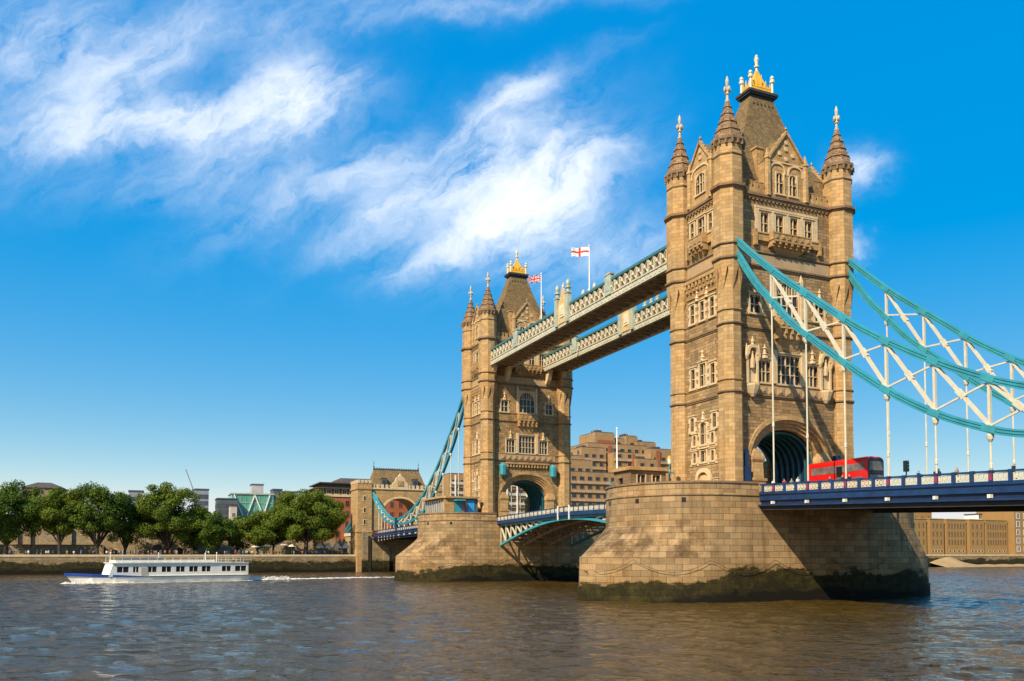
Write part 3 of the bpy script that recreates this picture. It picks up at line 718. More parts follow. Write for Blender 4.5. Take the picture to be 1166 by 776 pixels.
        for sg in ((-1, 1) if f == 'S' else ()):
            s = sg*6.05; m = MB()
            c = F(s, .3, 0); m.lathe(c[0], c[1], [(25.6, .25), (26.0, .5), (26.6, .75), (27.0, .9), (27.25, .9)], 8)
            m.fr(F, s-.9, s-.62, -.05, .4, 27.3, 31.3); m.fr(F, s+.62, s+.9, -.05, .4, 27.3, 31.3); m.fr(F, s-.62, s+.62, -.05, .08, 27.3, 29.3)
            ap = arch_pts(.95, 1.3, 31.0, 10, .75); bp2 = arch_pts(.6, .9, 31.0, 10, .75)
            m.loft([[F(s+p[0], d, p[1]) for p, d in ((q, -.05), (q2, -.05), (q2, .6), (q, .6))] for q, q2 in zip(ap, bp2)])
            for q in (-.95, .95): cc = F(s+q, .35, 0); m.lathe(cc[0], cc[1], [(30.3, .1), (30.8, .3), (31.2, .26), (31.5, .22), (32.4, .03)], 6)
            cc = F(s, .35, 0); m.lathe(cc[0], cc[1], [(32.2, .25), (32.5, .16), (32.7, .24), (33.4, .03)], 6)
            cc = F(s, .25, 0); m.lathe(cc[0], cc[1], [(29.3, .3), (30.2, .34), (30.9, .22), (31.1, .16), (31.35, .2), (31.6, .05)], 8)      # carved figure under the canopy
            m.build('niche', 'light_stone', t)
            m = MB(); m.quad([F(s-.6, -.54, 29.3), F(s+.6, -.54, 29.3), F(s+.6, -.54, 31.7), F(s-.6, -.54, 31.7)]); m.build('niche_back', 'turret_stone', t)
        m = MB()                          # pinnacled hoods over side windows
        for s in (-5.35, 5.35, -3.95, 3.95):
            z = 39.1 if abs(s) > 5 else 30.75; cc = F(s, .12, 0)
            m.lathe(cc[0], cc[1], [(z, .42), (z+.4, .36), (z+.5, .5), (z+.65, .22), (z+1.2, .16), (z+1.3, .3), (z+1.5, .12), (z+1.9, .03)], 6)
        m.build('window_hood', 'light_stone', t)
    for f in 'WE':
        F = FACE[f]; m = MB()
        m.fr(F, -3.5, 3.5, -.05, .55, 41.95, 42.4)
        for k in range(9):
            s = -3.2+.8*k
            m.fr(F, s-.17, s+.17, -.05, .5, 41.35, 41.95); m.fr(F, s-.15, s+.15, -.05, .32, 40.85, 41.35)
            if k < 8: m.fr(F, s+.17, s+.63, -.05, .28, 41.7, 41.95)
        m.fr(F, -3.4, 3.4, -.05, .16, 39.9, 40.2)
        m.build('corbel_table', 'turret_stone', t)
        m = MB()
        for z in (19.55, 17.3): m.fr(F, -2.9, 2.9, -.04, .10, z, z+.28)
        for z in (22.95, 31.1, 39.3):
            for s in ((0,) if z != 39.3 else (-1.05, 1.05)):
                cc = F(s, .1, 0); m.lathe(cc[0], cc[1], [(z, .3), (z+.3, .28), (z+.4, .4), (z+.6, .2), (z+1.0, .14), (z+1.1, .25), (z+1.5, .02)], 6)
        m.fr(F, -.62, .62, 0, .12, 19.28, 19.5)
        m.build('window_dressing', 'light_stone', t)
        m = MB()                          # west door: pointed arch with tympanum
        ap = arch_pts(1.7, 2.0, 14.9, 14, .8); bq = arch_pts(1.15, 1.45, 14.9, 14, .8)
        m.loft([[F(p[0], d, p[1]) for p, d in ((q, -.1), (q2, -.1), (q2, .3), (q, .3))] for q, q2 in zip(ap, bq)])
        for sg in (-1, 1): a, c = sorted((sg*1.15, sg*1.7)); m.fr(F, a, c, -.1, .3, 12.9, 14.9)
        d = m.build('door', 'light_stone', t)
        m = MB(); m.fr(F, -1.1, 1.1, -.3, -.2, 12.9, 15.1); m.build('leaf', 'black', d)
        m = MB(); bq2 = arch_pts(1.12, 1.4, 14.9, 14, .8)
        m.quad([F(p[0], -.02, p[1]) for p in bq2]); 
        for k in range(-2, 3): m.fr(F, k*.38-.05, k*.38+.05, -.05, .08, 15.0, 15.9)
        m.fr(F, -1.1, 1.1, -.06, .12, 14.9, 15.1); m.build('tympanum', 'light_stone', d)
    # inner (north) face: bracket row over the archway and two hooded lamps
    F = FACE['N']; m = MB(); m.fr(F, -5.0, 5.0, -.05, .5, 25.2, 25.6)
    for k in range(14): s = -4.7+.72*k; m.fr(F, s-.16, s+.16, -.05, .42, 24.5, 25.2)
    m.build('corbel_table', 'turret_stone', t)
    for s in (-6.0, 6.0):
        cc = F(s, .85, 0); m = MB(); m.lathe(cc[0], cc[1], [(22.4, .35), (22.7, .75), (24.7, .8), (25.0, .55), (25.3, .3)], 8); m.fr(F, s-.2, s+.2, 0, .8, 23.4, 23.8); m.build('signal_lantern', 'teal', t)
    # roadway anchorage posts beside the outer archway
    F = FACE['S']
    for sg in (-1, 1):
        m = MB(); s = sg*7.5; m.fr(F, s-.55, s+.55, .2, .9, 12.9, 16.6); m.fr(F, s-.3, s+.3, .25, .75, 16.6, 18.4); m.fr(F, s-.45, s+.45, .3, .7, 18.4, 18.7); m.build('side_door_post', 'navy', t)
    return t
tower_s = make_tower('nearer gothic stone tower, its archway behind the red double-decker bus and hangers')
tower_n = dup(tower_s, (XN, 0, TB), math.pi, 'farther gothic stone tower with teal lanterns at its arch, beside the Union flag')
# ------------------------------------------------------------------ suspension chains (one per side of each outer span)
WY = -9.17
upU = smoothcurve([(6.4, 45.4), (13.3, 39.15), (20.4, 33.55), (26.5, 28.95), (33, 24.95), (38.6, 22.0), (44, 19.75), (55, 16.7), (65.5, 15.5)])
loU = smoothcurve([(6.4, 44.0), (10.2, 38.7), (13.3, 35.4), (16.2, 32.3), (24.1, 26.0), (29.7, 21.95), (35.3, 18.75), (40.6, 16.6), (44, 15.7), (54, 14.4), (65.5, 14.5)])
upS = smoothcurve([(65.5, 15.5), (74, 16.9), (84, 20.6), (93.3, 25.2)])
loS = smoothcurve([(65.5, 14.5), (74, 15.2), (84, 18.4), (93.3, 24.2)])
deckS = lambda x: 13.97-.036*(x-10.7)       # parapet top of the near span
HX = [13.1+5.55*k for k in range(10)]
def ibeam(wt, wb, h): 
    a, b, k = wt/2, wb/2, h/2
    return [(-a, -k), (a, -k), (a, -k+.16), (b, -k+.16), (b, -.09), (a*.92, -.09), (a*.92, .09), (b, .09), (b, k-.16), (a, k-.16), (a, k), (-a, k), (-a, k-.16), (-b, k-.16), (-b, .09), (-a*.92, .09), (-a*.92, -.09), (-b, -.09), (-b, -k+.16), (-a, -k+.16)]
def make_chain(y, label):
    t = thing('suspension_chain', (65.5, y, 12.0), label, 'chain', 'suspension chains')
    xs = [6.4+(65.5-6.4)*i/48 for i in range(49)]; xb = [65.5+27.8*i/20 for i in range(21)]
    for nm, f, X in (('upper_chord', upU, xs), ('lower_chord', loU, xs), ('upper_chord', upS, xb), ('lower_chord', loS, xb)):
        m = MB(); m.sweep([(x, y, f(x)) for x in X], ibeam(.56, .38, .66)); m.build(nm, 'teal', t)
    m = MB(); m.box(64.7, 66.3, y-.5, y+.5, 13.8, 16.2); m.lathe(65.5, y, [(12.3, .7), (13.8, .6)], 8); m.build('link_pin', 'navy', t)
    for x in HX:
        for f in (upU, loU):
            d = Vector((1, 0, f(x+.5)-f(x-.5))).normalized(); c = Vector((x, y, f(x))); m = MB(); m.bar(c-d*.7, c+d*.7, .62, .5); m.build('node_plate', 'teal', t)
    for i, x in enumerate(HX):
        zu, zl = upU(x)-.3, loU(x)+.3
        m = MB(); m.bar((x, y, zl), (x, y, zu), .25, .25); m.build('web_post', 'cream', t)
        m = MB(); m.lathe(x, y, [(zl-1.45, .1), (zl-1.2, .26), (zl-.85, .32), (zl-.6, .24)], 8); m.build('hanger_clamp', 'cream', t)
        m = MB(); zb = deckS(x)-1.6; m.lathe(x, y, [(zb, .095), (zl-1.2, .095)], 8); zm = zb+(zl-zb)*.36; m.lathe(x, y, [(zm-.3, .1), (zm-.2, .15), (zm+.2, .15), (zm+.3, .1)], 8)
        m.build('hanger_rod', 'cream', t)
    for a, b2 in zip(HX, HX[1:]):
        p, q = Vector((a, y, upU(a)-.3)), Vector((b2, y, loU(b2)+.3)); r, s = Vector((a, y, loU(a)+.3)), Vector((b2, y, upU(b2)-.3))
        m = MB(); m.bar(p+Vector((0, .13, 0)), q+Vector((0, .13, 0)), .10, .25); m.bar(p-Vector((0, .13, 0)), q-Vector((0, .13, 0)), .10, .25); m.build('web_diagonal', 'cream', t)
        m = MB(); m.bar(r, s, .12, .18); m.build('web_tie', 'cream', t)
        c = (p+q)/2; d = (p-q).normalized(); m = MB(); m.bar(c-d*.55, c+d*.55, .40, .46); m.build('gusset', 'cream', t)
    X2 = [65.5+27.8*k/8 for k in range(1, 8)]
    for a, b2 in zip(X2, X2[1:]):
        m = MB(); m.bar((a, y, upS(a)-.3), (b2, y, loS(b2)+.3), .3, .3); m.build('web_diagonal', 'cream', t)
        m = MB(); m.bar((a, y, loS(a)+.3), (a, y, upS(a)-.3), .3, .3); m.bar((a, y, loS(a)), (a, y, deckS(a)-1.6), .2, .2); m.build('web_post', 'cream', t)
    return t
CXM = XN/2
ch_w = make_chain(WY, 'teal suspension chain with cream bracing, passing in front of the red bus')
ch_e = dup(ch_w, (65.5, -WY, 12.0), 0, 'teal suspension chain behind the one crossing the bus, against the sky')
ch_nw = dup(ch_w, (XN-65.5, WY, 12.0), math.pi, 'steep teal chain dipping in front of the brick gatehouse, left of the farther tower')
ch_ne = dup(ch_w, (XN-65.5, -WY, 12.0), math.pi, 'dark teal chain half hidden behind the steep one, between gatehouse and farther tower')

# ------------------------------------------------------------------ road decks of the outer spans
def panel_mesh(L, h):
    m = MB(); e = .07; y0, y1 = -.05, .05
    m.box(-L/2, L/2, y0, y1, 0, e); m.box(-L/2, L/2, y0, y1, h-e, h); m.box(-L/2, -L/2+e, y0, y1, e, h-e); m.box(L/2-e, L/2, y0, y1, e, h-e)
    n = max(2, round(L/.42))
    for k in range(n):
        c = -L/2+(k+.5)*L/n; r = min(L/n, h)*.40
        ring = lambda rr, n_=10: [(c+rr*math.cos(2*math.pi*i/n_), h/2+rr*math.sin(2*math.pi*i/n_)) for i in range(n_)]
        A, B = ring(r), ring(r-.075)
        for i in range(10):
            j = (i+1) % 10
            m.hexa([(A[i][0], y0, A[i][1]), (A[j][0], y0, A[j][1]), (B[j][0], y0, B[j][1]), (B[i][0], y0, B[i][1]), (A[i][0], y1, A[i][1]), (A[j][0], y1, A[j][1]), (B[j][0], y1, B[j][1]), (B[i][0], y1, B[i][1])])
        for sx in (-1, 1):
            for sz in (-1, 1): m.bar((c+sx*r*.62, 0, h/2+sz*r*.62), (c+sx*L/n*.5, 0, h/2+sz*(h/2-.03)), .09, .06, up=(0, 1, 0))
        m.box(c-.09, c+.09, y0, y1, h/2-.09, h/2+.09)
    return m
def outer_deck(x0, x1, top, label, hang):
    # top(x): height of the parapet rail
    t = thing('road_deck', ((x0+x1)/2, 0, 10.5), label, 'bridge span', 'outer road spans')
    n = 24; X = [x0+(x1-x0)*i/n for i in range(n+1)]
    def strip(y0, y1, za, zb): return [[(x, y0, top(x)+za), (x, y1, top(x)+za), (x, y1, top(x)+zb), (x, y0, top(x)+zb)] for x in X]
    m = MB(); m.loft(strip(-8.4, 8.4, -1.55, -1.25)); m.build('roadway', 'asphalt', t)
    for sg in (-1, 1):
        y = sg*9.17; s = lambda a, b_: (y+sg*a, y+sg*b_) if sg > 0 else (y+sg*b_, y+sg*a)
        m = MB(); m.loft(strip(*s(-.9, .05), -1.24, -1.14)); m.build('footway', 'paving', t)
        g = MB(); g.loft(strip(*s(-.25, .12), -1.95, -1.05)); g.loft(strip(*s(-.2, .28), -1.25, -1.1)); g.loft(strip(*s(-.2, .34), -2.62, -2.45)); go = g.build('girder', 'navy', t); g = MB(); g.loft(strip(*s(-.3, -.12), -2.45, -1.95)); g.build('girder_web', 'navy_dark', go)  # web in darker navy: shade of the recess between the ledges painted in
        g = MB(); g.loft(strip(*s(-.35, -.05), -3.1, -2.62)); g.build('girder_flange', 'girder_dark', go)
        m = MB(); m.loft(strip(*s(-.13, .13), -.16, 0)); m.loft(strip(*s(-.1, .1), -1.05, -.93)); p = m.build('parapet', 'navy', t)
        step = 1.85; xs = []; k = 0
        base = hang[0]-step*12
        x = base
        while x < x1-.2:
            if x > x0+.3: xs.append((x, k % 3 == 0))
            x += step; k += 1
        L = step-.42; h = .70; pm = panel_mesh(L, h); pm.v = [(a, b_, c) for a, b_, c in pm.v]
        first = None; reds = None; cnt = 0
        post = None
        for (x, red) in xs:
            if cnt < 99:
                z = top(x+step/2)-.90; loc = Vector((x+step/2, y, z))-Vector(t.location)
                if first is None:
                    first = pm.build('parapet_panel', 'cream', t, org=None); first.parent = p; first.location = loc
                    # mesh was built around the thing's base: move its vertices back to its own origin
                    for v in first.data.vertices: v.co += Vector(t.location)
                elif x+step < x1: place('parapet_panel', first, p, loc)
                cnt += 1
            m = None
            if post is None:
                mm = MB(); mm.box(-.19, .19, -.17, .17, -1.05, .04); post = mm.build('parapet_post', 'navy', t, org=None); post.parent = p
                for v in post.data.vertices: v.co += Vector(t.location)
                post.location = Vector((x, y, top(x)))-Vector(t.location)
            else: place('parapet_post', post, p, Vector((x, y, top(x)))-Vector(t.location))
            if red:
                mm = MB(); mm.box(x-.16, x+.16, y+sg*.17-.02, y+sg*.17+.02, top(x)-.85, top(x)-.25); mm.build('shield', 'red_mark', t).parent = p
        for x in hang:
            if x0 < x < x1:
                mm = MB(); mm.box(x-.15, x+.15, *sorted((y+sg*.05, y+sg*.42)), top(x)-2.4, top(x)-2.08); mm.build('bracket_lamp', 'light_glass', t)
    m = MB()
    for k in range(int((x1-x0)/3.7)):
        x = x0+1.5+3.7*k; m.box(x-.2, x+.2, -9.0, 9.0, top(x)-2.75, top(x)-1.55)
    m.build('cross_beams', 'girder_dark', t)
    m = MB()
    for y in (-6, -3, 0, 3, 6): m.loft(strip(y-.2, y+.2, -2.5, -1.56))
    m.build('longitudinal_beams', 'girder_dark', t)
    return t
outer_deck(10.66, 93.3, deckS, 'blue and cream parapet road span carrying the red double-decker bus', HX)
outer_deck(XN-93.3, XN-10.66, lambda x: 14.05-.012*(XN-10.66-x), 'distant blue parapet road span between the pavilion pier and the brick gatehouse', sorted(XN-x for x in HX))
# roadway across the piers, inside the towers
def pier_road(cx, label):
    m = MB(); m.box(cx-10.64, cx+10.64, -9.2, 9.2, 12.3, 12.72); m.box(cx-10.64, cx+10.64, -4.6, 4.6, 12.72, 12.74)
    tag(m.build('road', 'asphalt', org=(cx, 0, 12.3)), kind='structure')
pier_road(0, ''); pier_road(XN, '')

# ------------------------------------------------------------------ the two lifting leaves
def bascule(label, x0, x1):
    # x0 at the pier, x1 at the meeting point
    t = thing('bascule_leaf', (x0, 0, 11), label, 'bridge leaf', 'lifting leaves of the middle span')
    top = lambda x: 13.45+.55*(x-x0)/(x1-x0)
    bot = lambda x: 7.5+4.35*math.sin(min(1, abs((x-x0)/(x1-x0)))*math.pi/2)**1.0
    n = 16; X = [x0+(x1-x0)*i/n for i in range(n+1)]
    def strip(y0, y1, fa, fb): return [[(x, y0, fa(x)), (x, y1, fa(x)), (x, y1, fb(x)), (x, y0, fb(x))] for x in X]
    m = MB(); m.loft(strip(-8.8, 8.8, lambda x: top(x)-1.45, lambda x: top(x)-1.15)); m.build('roadway', 'asphalt', t)
    for sg in (-1, 1):
        y = sg*9.05
        m = MB(); m.loft(strip(*sorted((y-sg*.2, y+sg*.16)), lambda x: top(x)-1.6, lambda x: top(x)-1.02)); m.build('edge_beam', 'navy', t)
        m = MB(); m.loft(strip(y-.1, y+.1, lambda x: top(x)-.12, top)); k = 0; x = x0; d = 1 if x1 > x0 else -1; m.loft(strip(y-.09, y+.09, lambda x: top(x)-1.02, lambda x: top(x)-.9))
        nP = 17; st = (x1-x0)/nP
        for k in range(nP+1): xx = x0+st*k+(-d*.02 if k == nP else d*.02 if k == 0 else 0); m.box(xx-.12, xx+.12, y-.13, y+.13, top(xx)-1.0, top(xx)+.03)
        p = m.build('parapet', 'navy', t)
        pm = panel_mesh(abs(st)-.24, .76); first = None
        for k in range(nP):
            xc = x0+st*(k+.5); loc = Vector((xc, y, top(xc)-.89))-Vector(t.location)
            if first is None:
                first = pm.build('parapet_panel', 'cream', t); first.parent = p
                for v in first.data.vertices: v.co += Vector(t.location)
                first.location = loc
            else: place('parapet_panel', first, p, loc)
    for y, mt in ((-8.3, 'teal'), (-3, 'underside'), (3, 'underside'), (8.3, 'teal')):
        m = MB(); P = [(x, y, bot(x)) for x in X]; m.sweep(P, [(-.28, -.2), (.28, -.2), (.28, .2), (-.28, .2)])
        m.loft(strip(y-.22, y+.22, lambda x: top(x)-2.0, lambda x: top(x)-1.55)); tr = m.build('truss_girder', mt, t)
        nn = 11; xs = [x0+(x1-x0)*i/nn*.93 for i in range(nn+1)]
        for i in range(nn):
            a, c = xs[i], xs[i+1]; ta, ba = top(a)-1.9, bot(a)+.15; tcc, bc = top(c)-1.9, bot(c)+.15
            if ta-ba < .5: continue
            mm = MB(); mm.bar((a, y, ba), (a, y, ta), .2, .2); mm.bar((a, y, ta), (c, y, bc), .22, .3) if i % 1 == 0 else None
            mm.build('web_member', 'cream' if mt == 'teal' else 'underside', tr)
    m = MB()
    for k in range(9):
        x = x0+(x1-x0)*(k+.6)/9.4; m.box(x-.15, x+.15, -8.1, 8.1, top(x)-2.0, top(x)-1.46); 
    for k in range(1, 8):
        x = x0+(x1-x0)*k/9.4; m.bar((x, -8.1, bot(x)), (x, 8.1, bot(x)), .22, .22)
        for a, c in ((-8.1, -3), (-3, 3), (3, 8.1)): m.bar((x, a, bot(x)), (x, c, top(x)-2.0), .14, .14)
    m.build('cross_girders', 'underside', t)
    m = MB(); x = x0+(x1-x0)*.93; 
    for y in (-9.25, 9.25): m.box(x-.1, x+.1, y-.1, y+.1, top(x)-2.3, top(x)+.2)
    m.build('marker_post', 'white_paint', t)
    return t
bascule('middle span leaf nearer the camera, half hidden behind the near pier, with teal truss', -10.66, CXM+.03)
bascule('middle span leaf with teal truss rising from the pavilion pier to mid river', XN+10.66, CXM-.03)

# ------------------------------------------------------------------ high-level walkways
def walkway(sg, label):
    t = thing('high_walkway', (CXM, sg*6.6, 46.2), label, 'walkway', 'high walkways between the towers')
    xa, xb = XN+5.5, -5.5; y0, y1 = sorted((sg*4.1, sg*9.1))
    m = MB(); m.box(xa, xb, y0+.15, y1-.15, 46.35, 46.6); m.build('floor', 'underside', t)
    m = MB()
    n = 30
    for k in range(n):
        a = xa+(xb-xa)*k/n; c = xa+(xb-xa)*(k+1)/n
        m.box(a-.1, a+.1, y0+.3, y1-.3, 46.1, 46.35); m.bar((a, y0+.3, 46.28), (c, y1-.3, 46.28), .16, .1); m.bar((a, y1-.3, 46.24), (c, y0+.3, 46.24), .16, .1)
    m.build('floor_bracing', 'underside', t)
    m = MB(); m.loft([[(x, y0+.5, 49.2), (x, y1-.5, 49.2), (x, (y0+y1)/2+.6, 50.0), (x, (y0+y1)/2-.6, 50.0)] for x in (xa, xb)]); m.build('roof', 'grey_slate', t)
    for side in (-1, 1):
        y = y0 if side < 0 else y1; o = lambda a, b_: sorted((y+side*a, y+side*b_))
        m = MB(); m.box(xa, xb, *o(-.3, .22), 46.0, 46.22); m.box(xa, xb, *o(-.3, .10), 46.22, 46.95); m.box(xa, xb, *o(-.3, .26), 46.95, 47.15)
        nn = 64
        for k in range(nn):
            x = xa+(xb-xa)*(k+.5)/nn; m.box(x-.36, x+.36, *o(.1, .16), 46.36, 46.82)
        m.build('fascia', 'sage_pale', t)
        m = MB(); m.box(xa, xb, *o(-.25, .22), 49.15, 49.4); m.box(xa, xb, *o(-.15, .12), 49.4, 49.62); m.build('top_rail', 'rail_green', t)
        m = MB(); m.box(xa, xb, *o(-.35, -.22), 47.15, 49.15); m.build('back_panel', 'brown_panel', t)
        m = MB(); nn = 44
        for k in range(nn):
            a = xa+(xb-xa)*k/nn; c = xa+(xb-xa)*(k+1)/nn; yy = y+side*.02
            m.bar((a, yy, 47.15), (c, yy, 49.15), .09, .20, up=(0, 1, 0)); m.bar((a, yy-side*.06, 49.15), (c, yy-side*.06, 47.15), .09, .20, up=(0, 1, 0)); m.box(a-.09, a+.09, *o(-.1, .08), 47.15, 49.15)
            m.lathe((a+c)/2, yy+side*.06, [(47.95, .02), (48.0, .24), (48.3, .24), (48.35, .02)], 6)
        m.build('lattice', 'cream', t)
        for x in (XN+20.5, -25.0):
            m = MB(); m.box(x-.9, x+.9, *o(-.3, .35), 47.0, 50.2); m.box(x-1.05, x+1.05, *o(-.4, .45), 50.2, 50.45); m.box(x-.55, x+.55, *o(.35, .42), 47.6, 49.8); m.build('crest_block', 'sage', t)
        x = CXM                             # the crest in mid span: two pinnacled posts and a gabled shield
        for dx in (-2.1, 2.1):
            yy = y+side*.15; m = MB()
            m.box(x+dx-.5, x+dx+.5, yy-.4, yy+.4, 46.3, 51.3); m.box(x+dx-.62, x+dx+.62, yy-.5, yy+.5, 51.3, 51.55)
            m.lathe(x+dx, yy, [(51.5, .34), (52.2, .3), (52.25, .55), (52.5, .55), (52.55, .3), (53.1, .42), (53.5, .36), (53.9, .06)], 8)
            m.build('crest_post', 'sage', t)
        m = MB(); P = [(x-1.6, 46.6), (x+1.6, 46.6), (x+1.6, 50.0), (x+.9, 51.0), (x+.35, 52.4), (x, 53.0), (x-.35, 52.4), (x-.9, 51.0), (x-1.6, 50.0)]
        m.loft([[(a, y+side*d, z) for a, z in P] for d in (-.1, .3)]); m.build('crest_shield', 'crest_gold', t)
        m = MB(); m.lathe(x, y+side*.1, [(52.7, .12), (53.1, .26), (53.4, .06)], 6); m.fr(lambda s, d, z: (x+s, y+side*d, z), -.8, .8, .3, .42, 47.6, 49.8); m.fr(lambda s, d, z: (x+s, y+side*d, z), -.5, .5, .42, .5, 48.0, 49.3); m.build('crest_relief', 'gold_pale', t)
        for x in (XN+6.4, -6.4):             # corbels where the walkway enters the tower
            m = MB(); yc = (y0+y1)/2+side*1.7; sx = 1 if x < CXM else -1
            m.loft([[(x+sx*p, yc-.45, z), (x+sx*p, yc+.45, z), (x-sx*1.2, yc+.45, z), (x-sx*1.2, yc-.45, z)] for z, p in ((43.2, -.4), (44.0, .3), (45.2, .9), (46.1, 1.3))]); m.build('corbel', 'light_stone', t)
    return t
plain('brown_panel', (.30, .20, .11), .8); plain('crest_gold', (.62, .42, .16), .6, 0, .3, 3)
walkway(-1, 'upper high walkway nearest us, with flagpoles and a gabled crest at its middle')
walkway(1, 'lower looking second walkway seen beneath the flagged one')

# flags
def flag(x, ztop, y, ln, ht, union, label):
    t = thing('flagpole', (x, y, 49.6), label, 'flag', None)
    m = MB(); m.lathe(x, y, [(49.6, .13), (ztop-1, .07), (ztop, .06), (ztop+.05, .14), (ztop+.25, .14), (ztop+.3, .02)], 8); m.build('pole', 'white_paint', t)
    nx, nz = 36, 20; m = MB(); z1 = ztop-.1
    P = lambda i, j: (x-.02-.34*ln*i/nx+.22*math.sin(i/nx*7.5+j/nz*1.1)*(i/nx), y-.06-.94*ln*i/nx, z1-ht*j/nz-.9*(i/nx)**1.5*.35+.12*math.sin(i/nx*9)*(i/nx))
    for i in range(nx):
        for j in range(nz):
            a, b_ = (i+.5)/nx*2-1, (j+.5)/nz*2-1; mt = 0
            if not union: mt = 1 if abs(a) < .13 or abs(b_) < .2 else 0
            else:
                mt = 2; d = abs(abs(a)-abs(b_))
                if d < .30: mt = 0
                if d < .13: mt = 1
                if abs(a) < .18 or abs(b_) < .33: mt = 0
                if abs(a) < .10 or abs(b_) < .2: mt = 1
            m.quad([P(i, j), P(i+1, j), P(i+1, j+1), P(i, j+1)], mt)
    m.build('cloth', ['flag_white', 'flag_red', 'flag_blue'], t, smooth=True)
flag(-33.6, 58.0, -8.0, 3.1, 1.55, False, 'white flag with a red cross flying on a tall pole above the upper walkway')
flag(-52.6, 59.0, -8.0, 2.5, 1.45, True, 'small Union flag on a pole beside the roof of the farther tower')
# ------------------------------------------------------------------ bus
def make_bus():
    x0, x1, y0, y1, zb = 7.7, 17.7, .7, 3.2, 12.76
    t = thing('double_decker_bus', ((x0+x1)/2, (y0+y1)/2, zb), 'red double-decker bus with a black front driving out of the nearer tower archway', 'bus')
    m = MB(); z1 = zb+4.35
    sec = lambda x, k=1.0, top=z1: [(x, y0+.0, zb+.32), (x, y1, zb+.32), (x, y1, top-.45), (x, y1-.12, top-.14), (x, y1-.45, top), (x, y0+.45, top), (x, y0+.12, top-.14), (x, y0, top-.45)]
    m.loft([[(x0+.1, y, z*.0+zb+.32+(z-zb-.32)*.96) for _, y, z in sec(x0)], sec(x0+.35), sec(x1-.25), [(x1, y, z) for _, y, z in sec(x1, top=z1-.12)]]); m.build('body', 'bus_red', t)
    for z0, z2, xs in ((zb+2.75, zb+3.62, [(x0+.9+1.42*k, x0+2.22+1.42*k) for k in range(6)]), (zb+1.15, zb+2.0, [(x0+.9+1.42*k, x0+2.22+1.42*k) for k in range(3)]+[(x0+6.2, x0+7.5), (x0+7.7, x0+9.2)])):
        for a, c in xs:
            for y, s in ((y0, -1), (y1, 1)):
                m = MB(); m.box(a, c, *sorted((y+s*.025, y-s*.05)), z0, z2); m.build('side_window', 'bus_glass', t)
    m = MB(); m.box(x0+5.1, x0+6.05, y0-.03, y0+.05, zb+.4, zb+3.5); d = m.build('centre_door', 'black', t)
    m = MB()
    for k in (0, .5): m.box(x0+5.16+k*.9, x0+5.54+k*.9, y0-.045, y0-.03, zb+.6, zb+2.2)
    m.build('door_glass', 'bus_glass', d)
    m = MB(); m.loft([[(x1-.02+a, y, z) for y, z in ((y0+.03, zb+.4), (y1-.03, zb+.4), (y1-.03, z1-.5), (y1-.4, z1-.2), (y0+.4, z1-.2), (y0+.03, z1-.5))] for a in (0, .07)]); fr = m.build('front', 'black', t)
    for z0, z2 in ((zb+2.7, zb+3.75), (zb+1.1, zb+2.15)): m = MB(); m.box(x1+.05, x1+.09, y0+.2, y1-.2, z0, z2); m.build('windscreen', 'bus_glass', fr)
    m = MB(); m.box(x1+.05, x1+.10, y0+.5, y1-.5, zb+2.3, zb+2.58); m.build('destination_blind', 'black', fr)
    for y in (y0+.3, y1-.3): m = MB(); m.box(x1+.04, x1+.1, y-.16, y+.16, zb+.6, zb+.8); m.build('headlight', 'light_glass', fr)
    for x in (x0+2.4, x1-2.5):
        for y, s in ((y0, 1), (y1, -1)):
            m = MB(); ring = lambda yy, r: [(x+r*math.cos(a*math.pi/8), yy, zb+.48+r*math.sin(a*math.pi/8)) for a in range(16)]
            m.loft([ring(y-s*.02, .48), ring(y+s*.3, .48)]); wv = m.build('wheel', 'tyre', t)
            m = MB(); m.loft([ring(y-s*.05, .26), ring(y-s*.02, .28)]); m.build('hub', 'steel_grey', wv)
plain('bus_glass', (.14, .13, .12), .08, 0, .6, .8)
make_bus()

# ------------------------------------------------------------------ things on the piers
t = thing('control_cabin', (-4.5, -16.4, 12.8), 'low brown stone cabin with a flat roof at the left end of the near pier', 'cabin')
m = MB(); X0, X1, Y0, Y1 = -6.6, -2.4, -19.2, -13.8
Fs = lambda s, d, z: (X1+d, s, z); Fw = lambda s, d, z: (s, Y0-d, z)
m.wall(Fs, Y0, Y1, 12.8, 16.5, [(-18.2, -17.0, 14.6, 15.9), (-15.9, -14.7, 14.6, 15.9)]); m.wall(Fw, X0, X1, 12.8, 16.5, [(-5.5, -4.3, 13.0, 15.6)])
m.quad([(X0, Y0, 12.8), (X0, Y1, 12.8), (X0, Y1, 16.5), (X0, Y0, 16.5)]); m.quad([(X0, Y1, 12.8), (X1, Y1, 12.8), (X1, Y1, 16.5), (X0, Y1, 16.5)])
m.build('wall', 'dark_stone', t)
m = MB(); m.box(X0-.3, X1+.35, Y0-.35, Y1+.3, 16.5, 16.85); m.box(X0-.1, X1+.1, Y0-.1, Y1+.1, 16.85, 17.0); m.build('roof', 'turret_stone', t)
for a, c in ((-18.2, -17.0), (-15.9, -14.7)):
    m = MB(); m.fr(Fs, a-.14, a, -.05, .08, 14.5, 16.0); m.fr(Fs, c, c+.14, -.05, .08, 14.5, 16.0); m.fr(Fs, a-.2, c+.2, -.1, .12, 14.4, 14.58); m.fr(Fs, (a+c)/2-.04, (a+c)/2+.04, -.25, -.1, 14.6, 15.9); o = m.build('window', 'light_stone', t)
    m = MB(); m.quad([Fs(a, -.25, 14.6), Fs(c, -.25, 14.6), Fs(c, -.25, 15.9), Fs(a, -.25, 15.9)]); m.build('glass', 'glass', o)
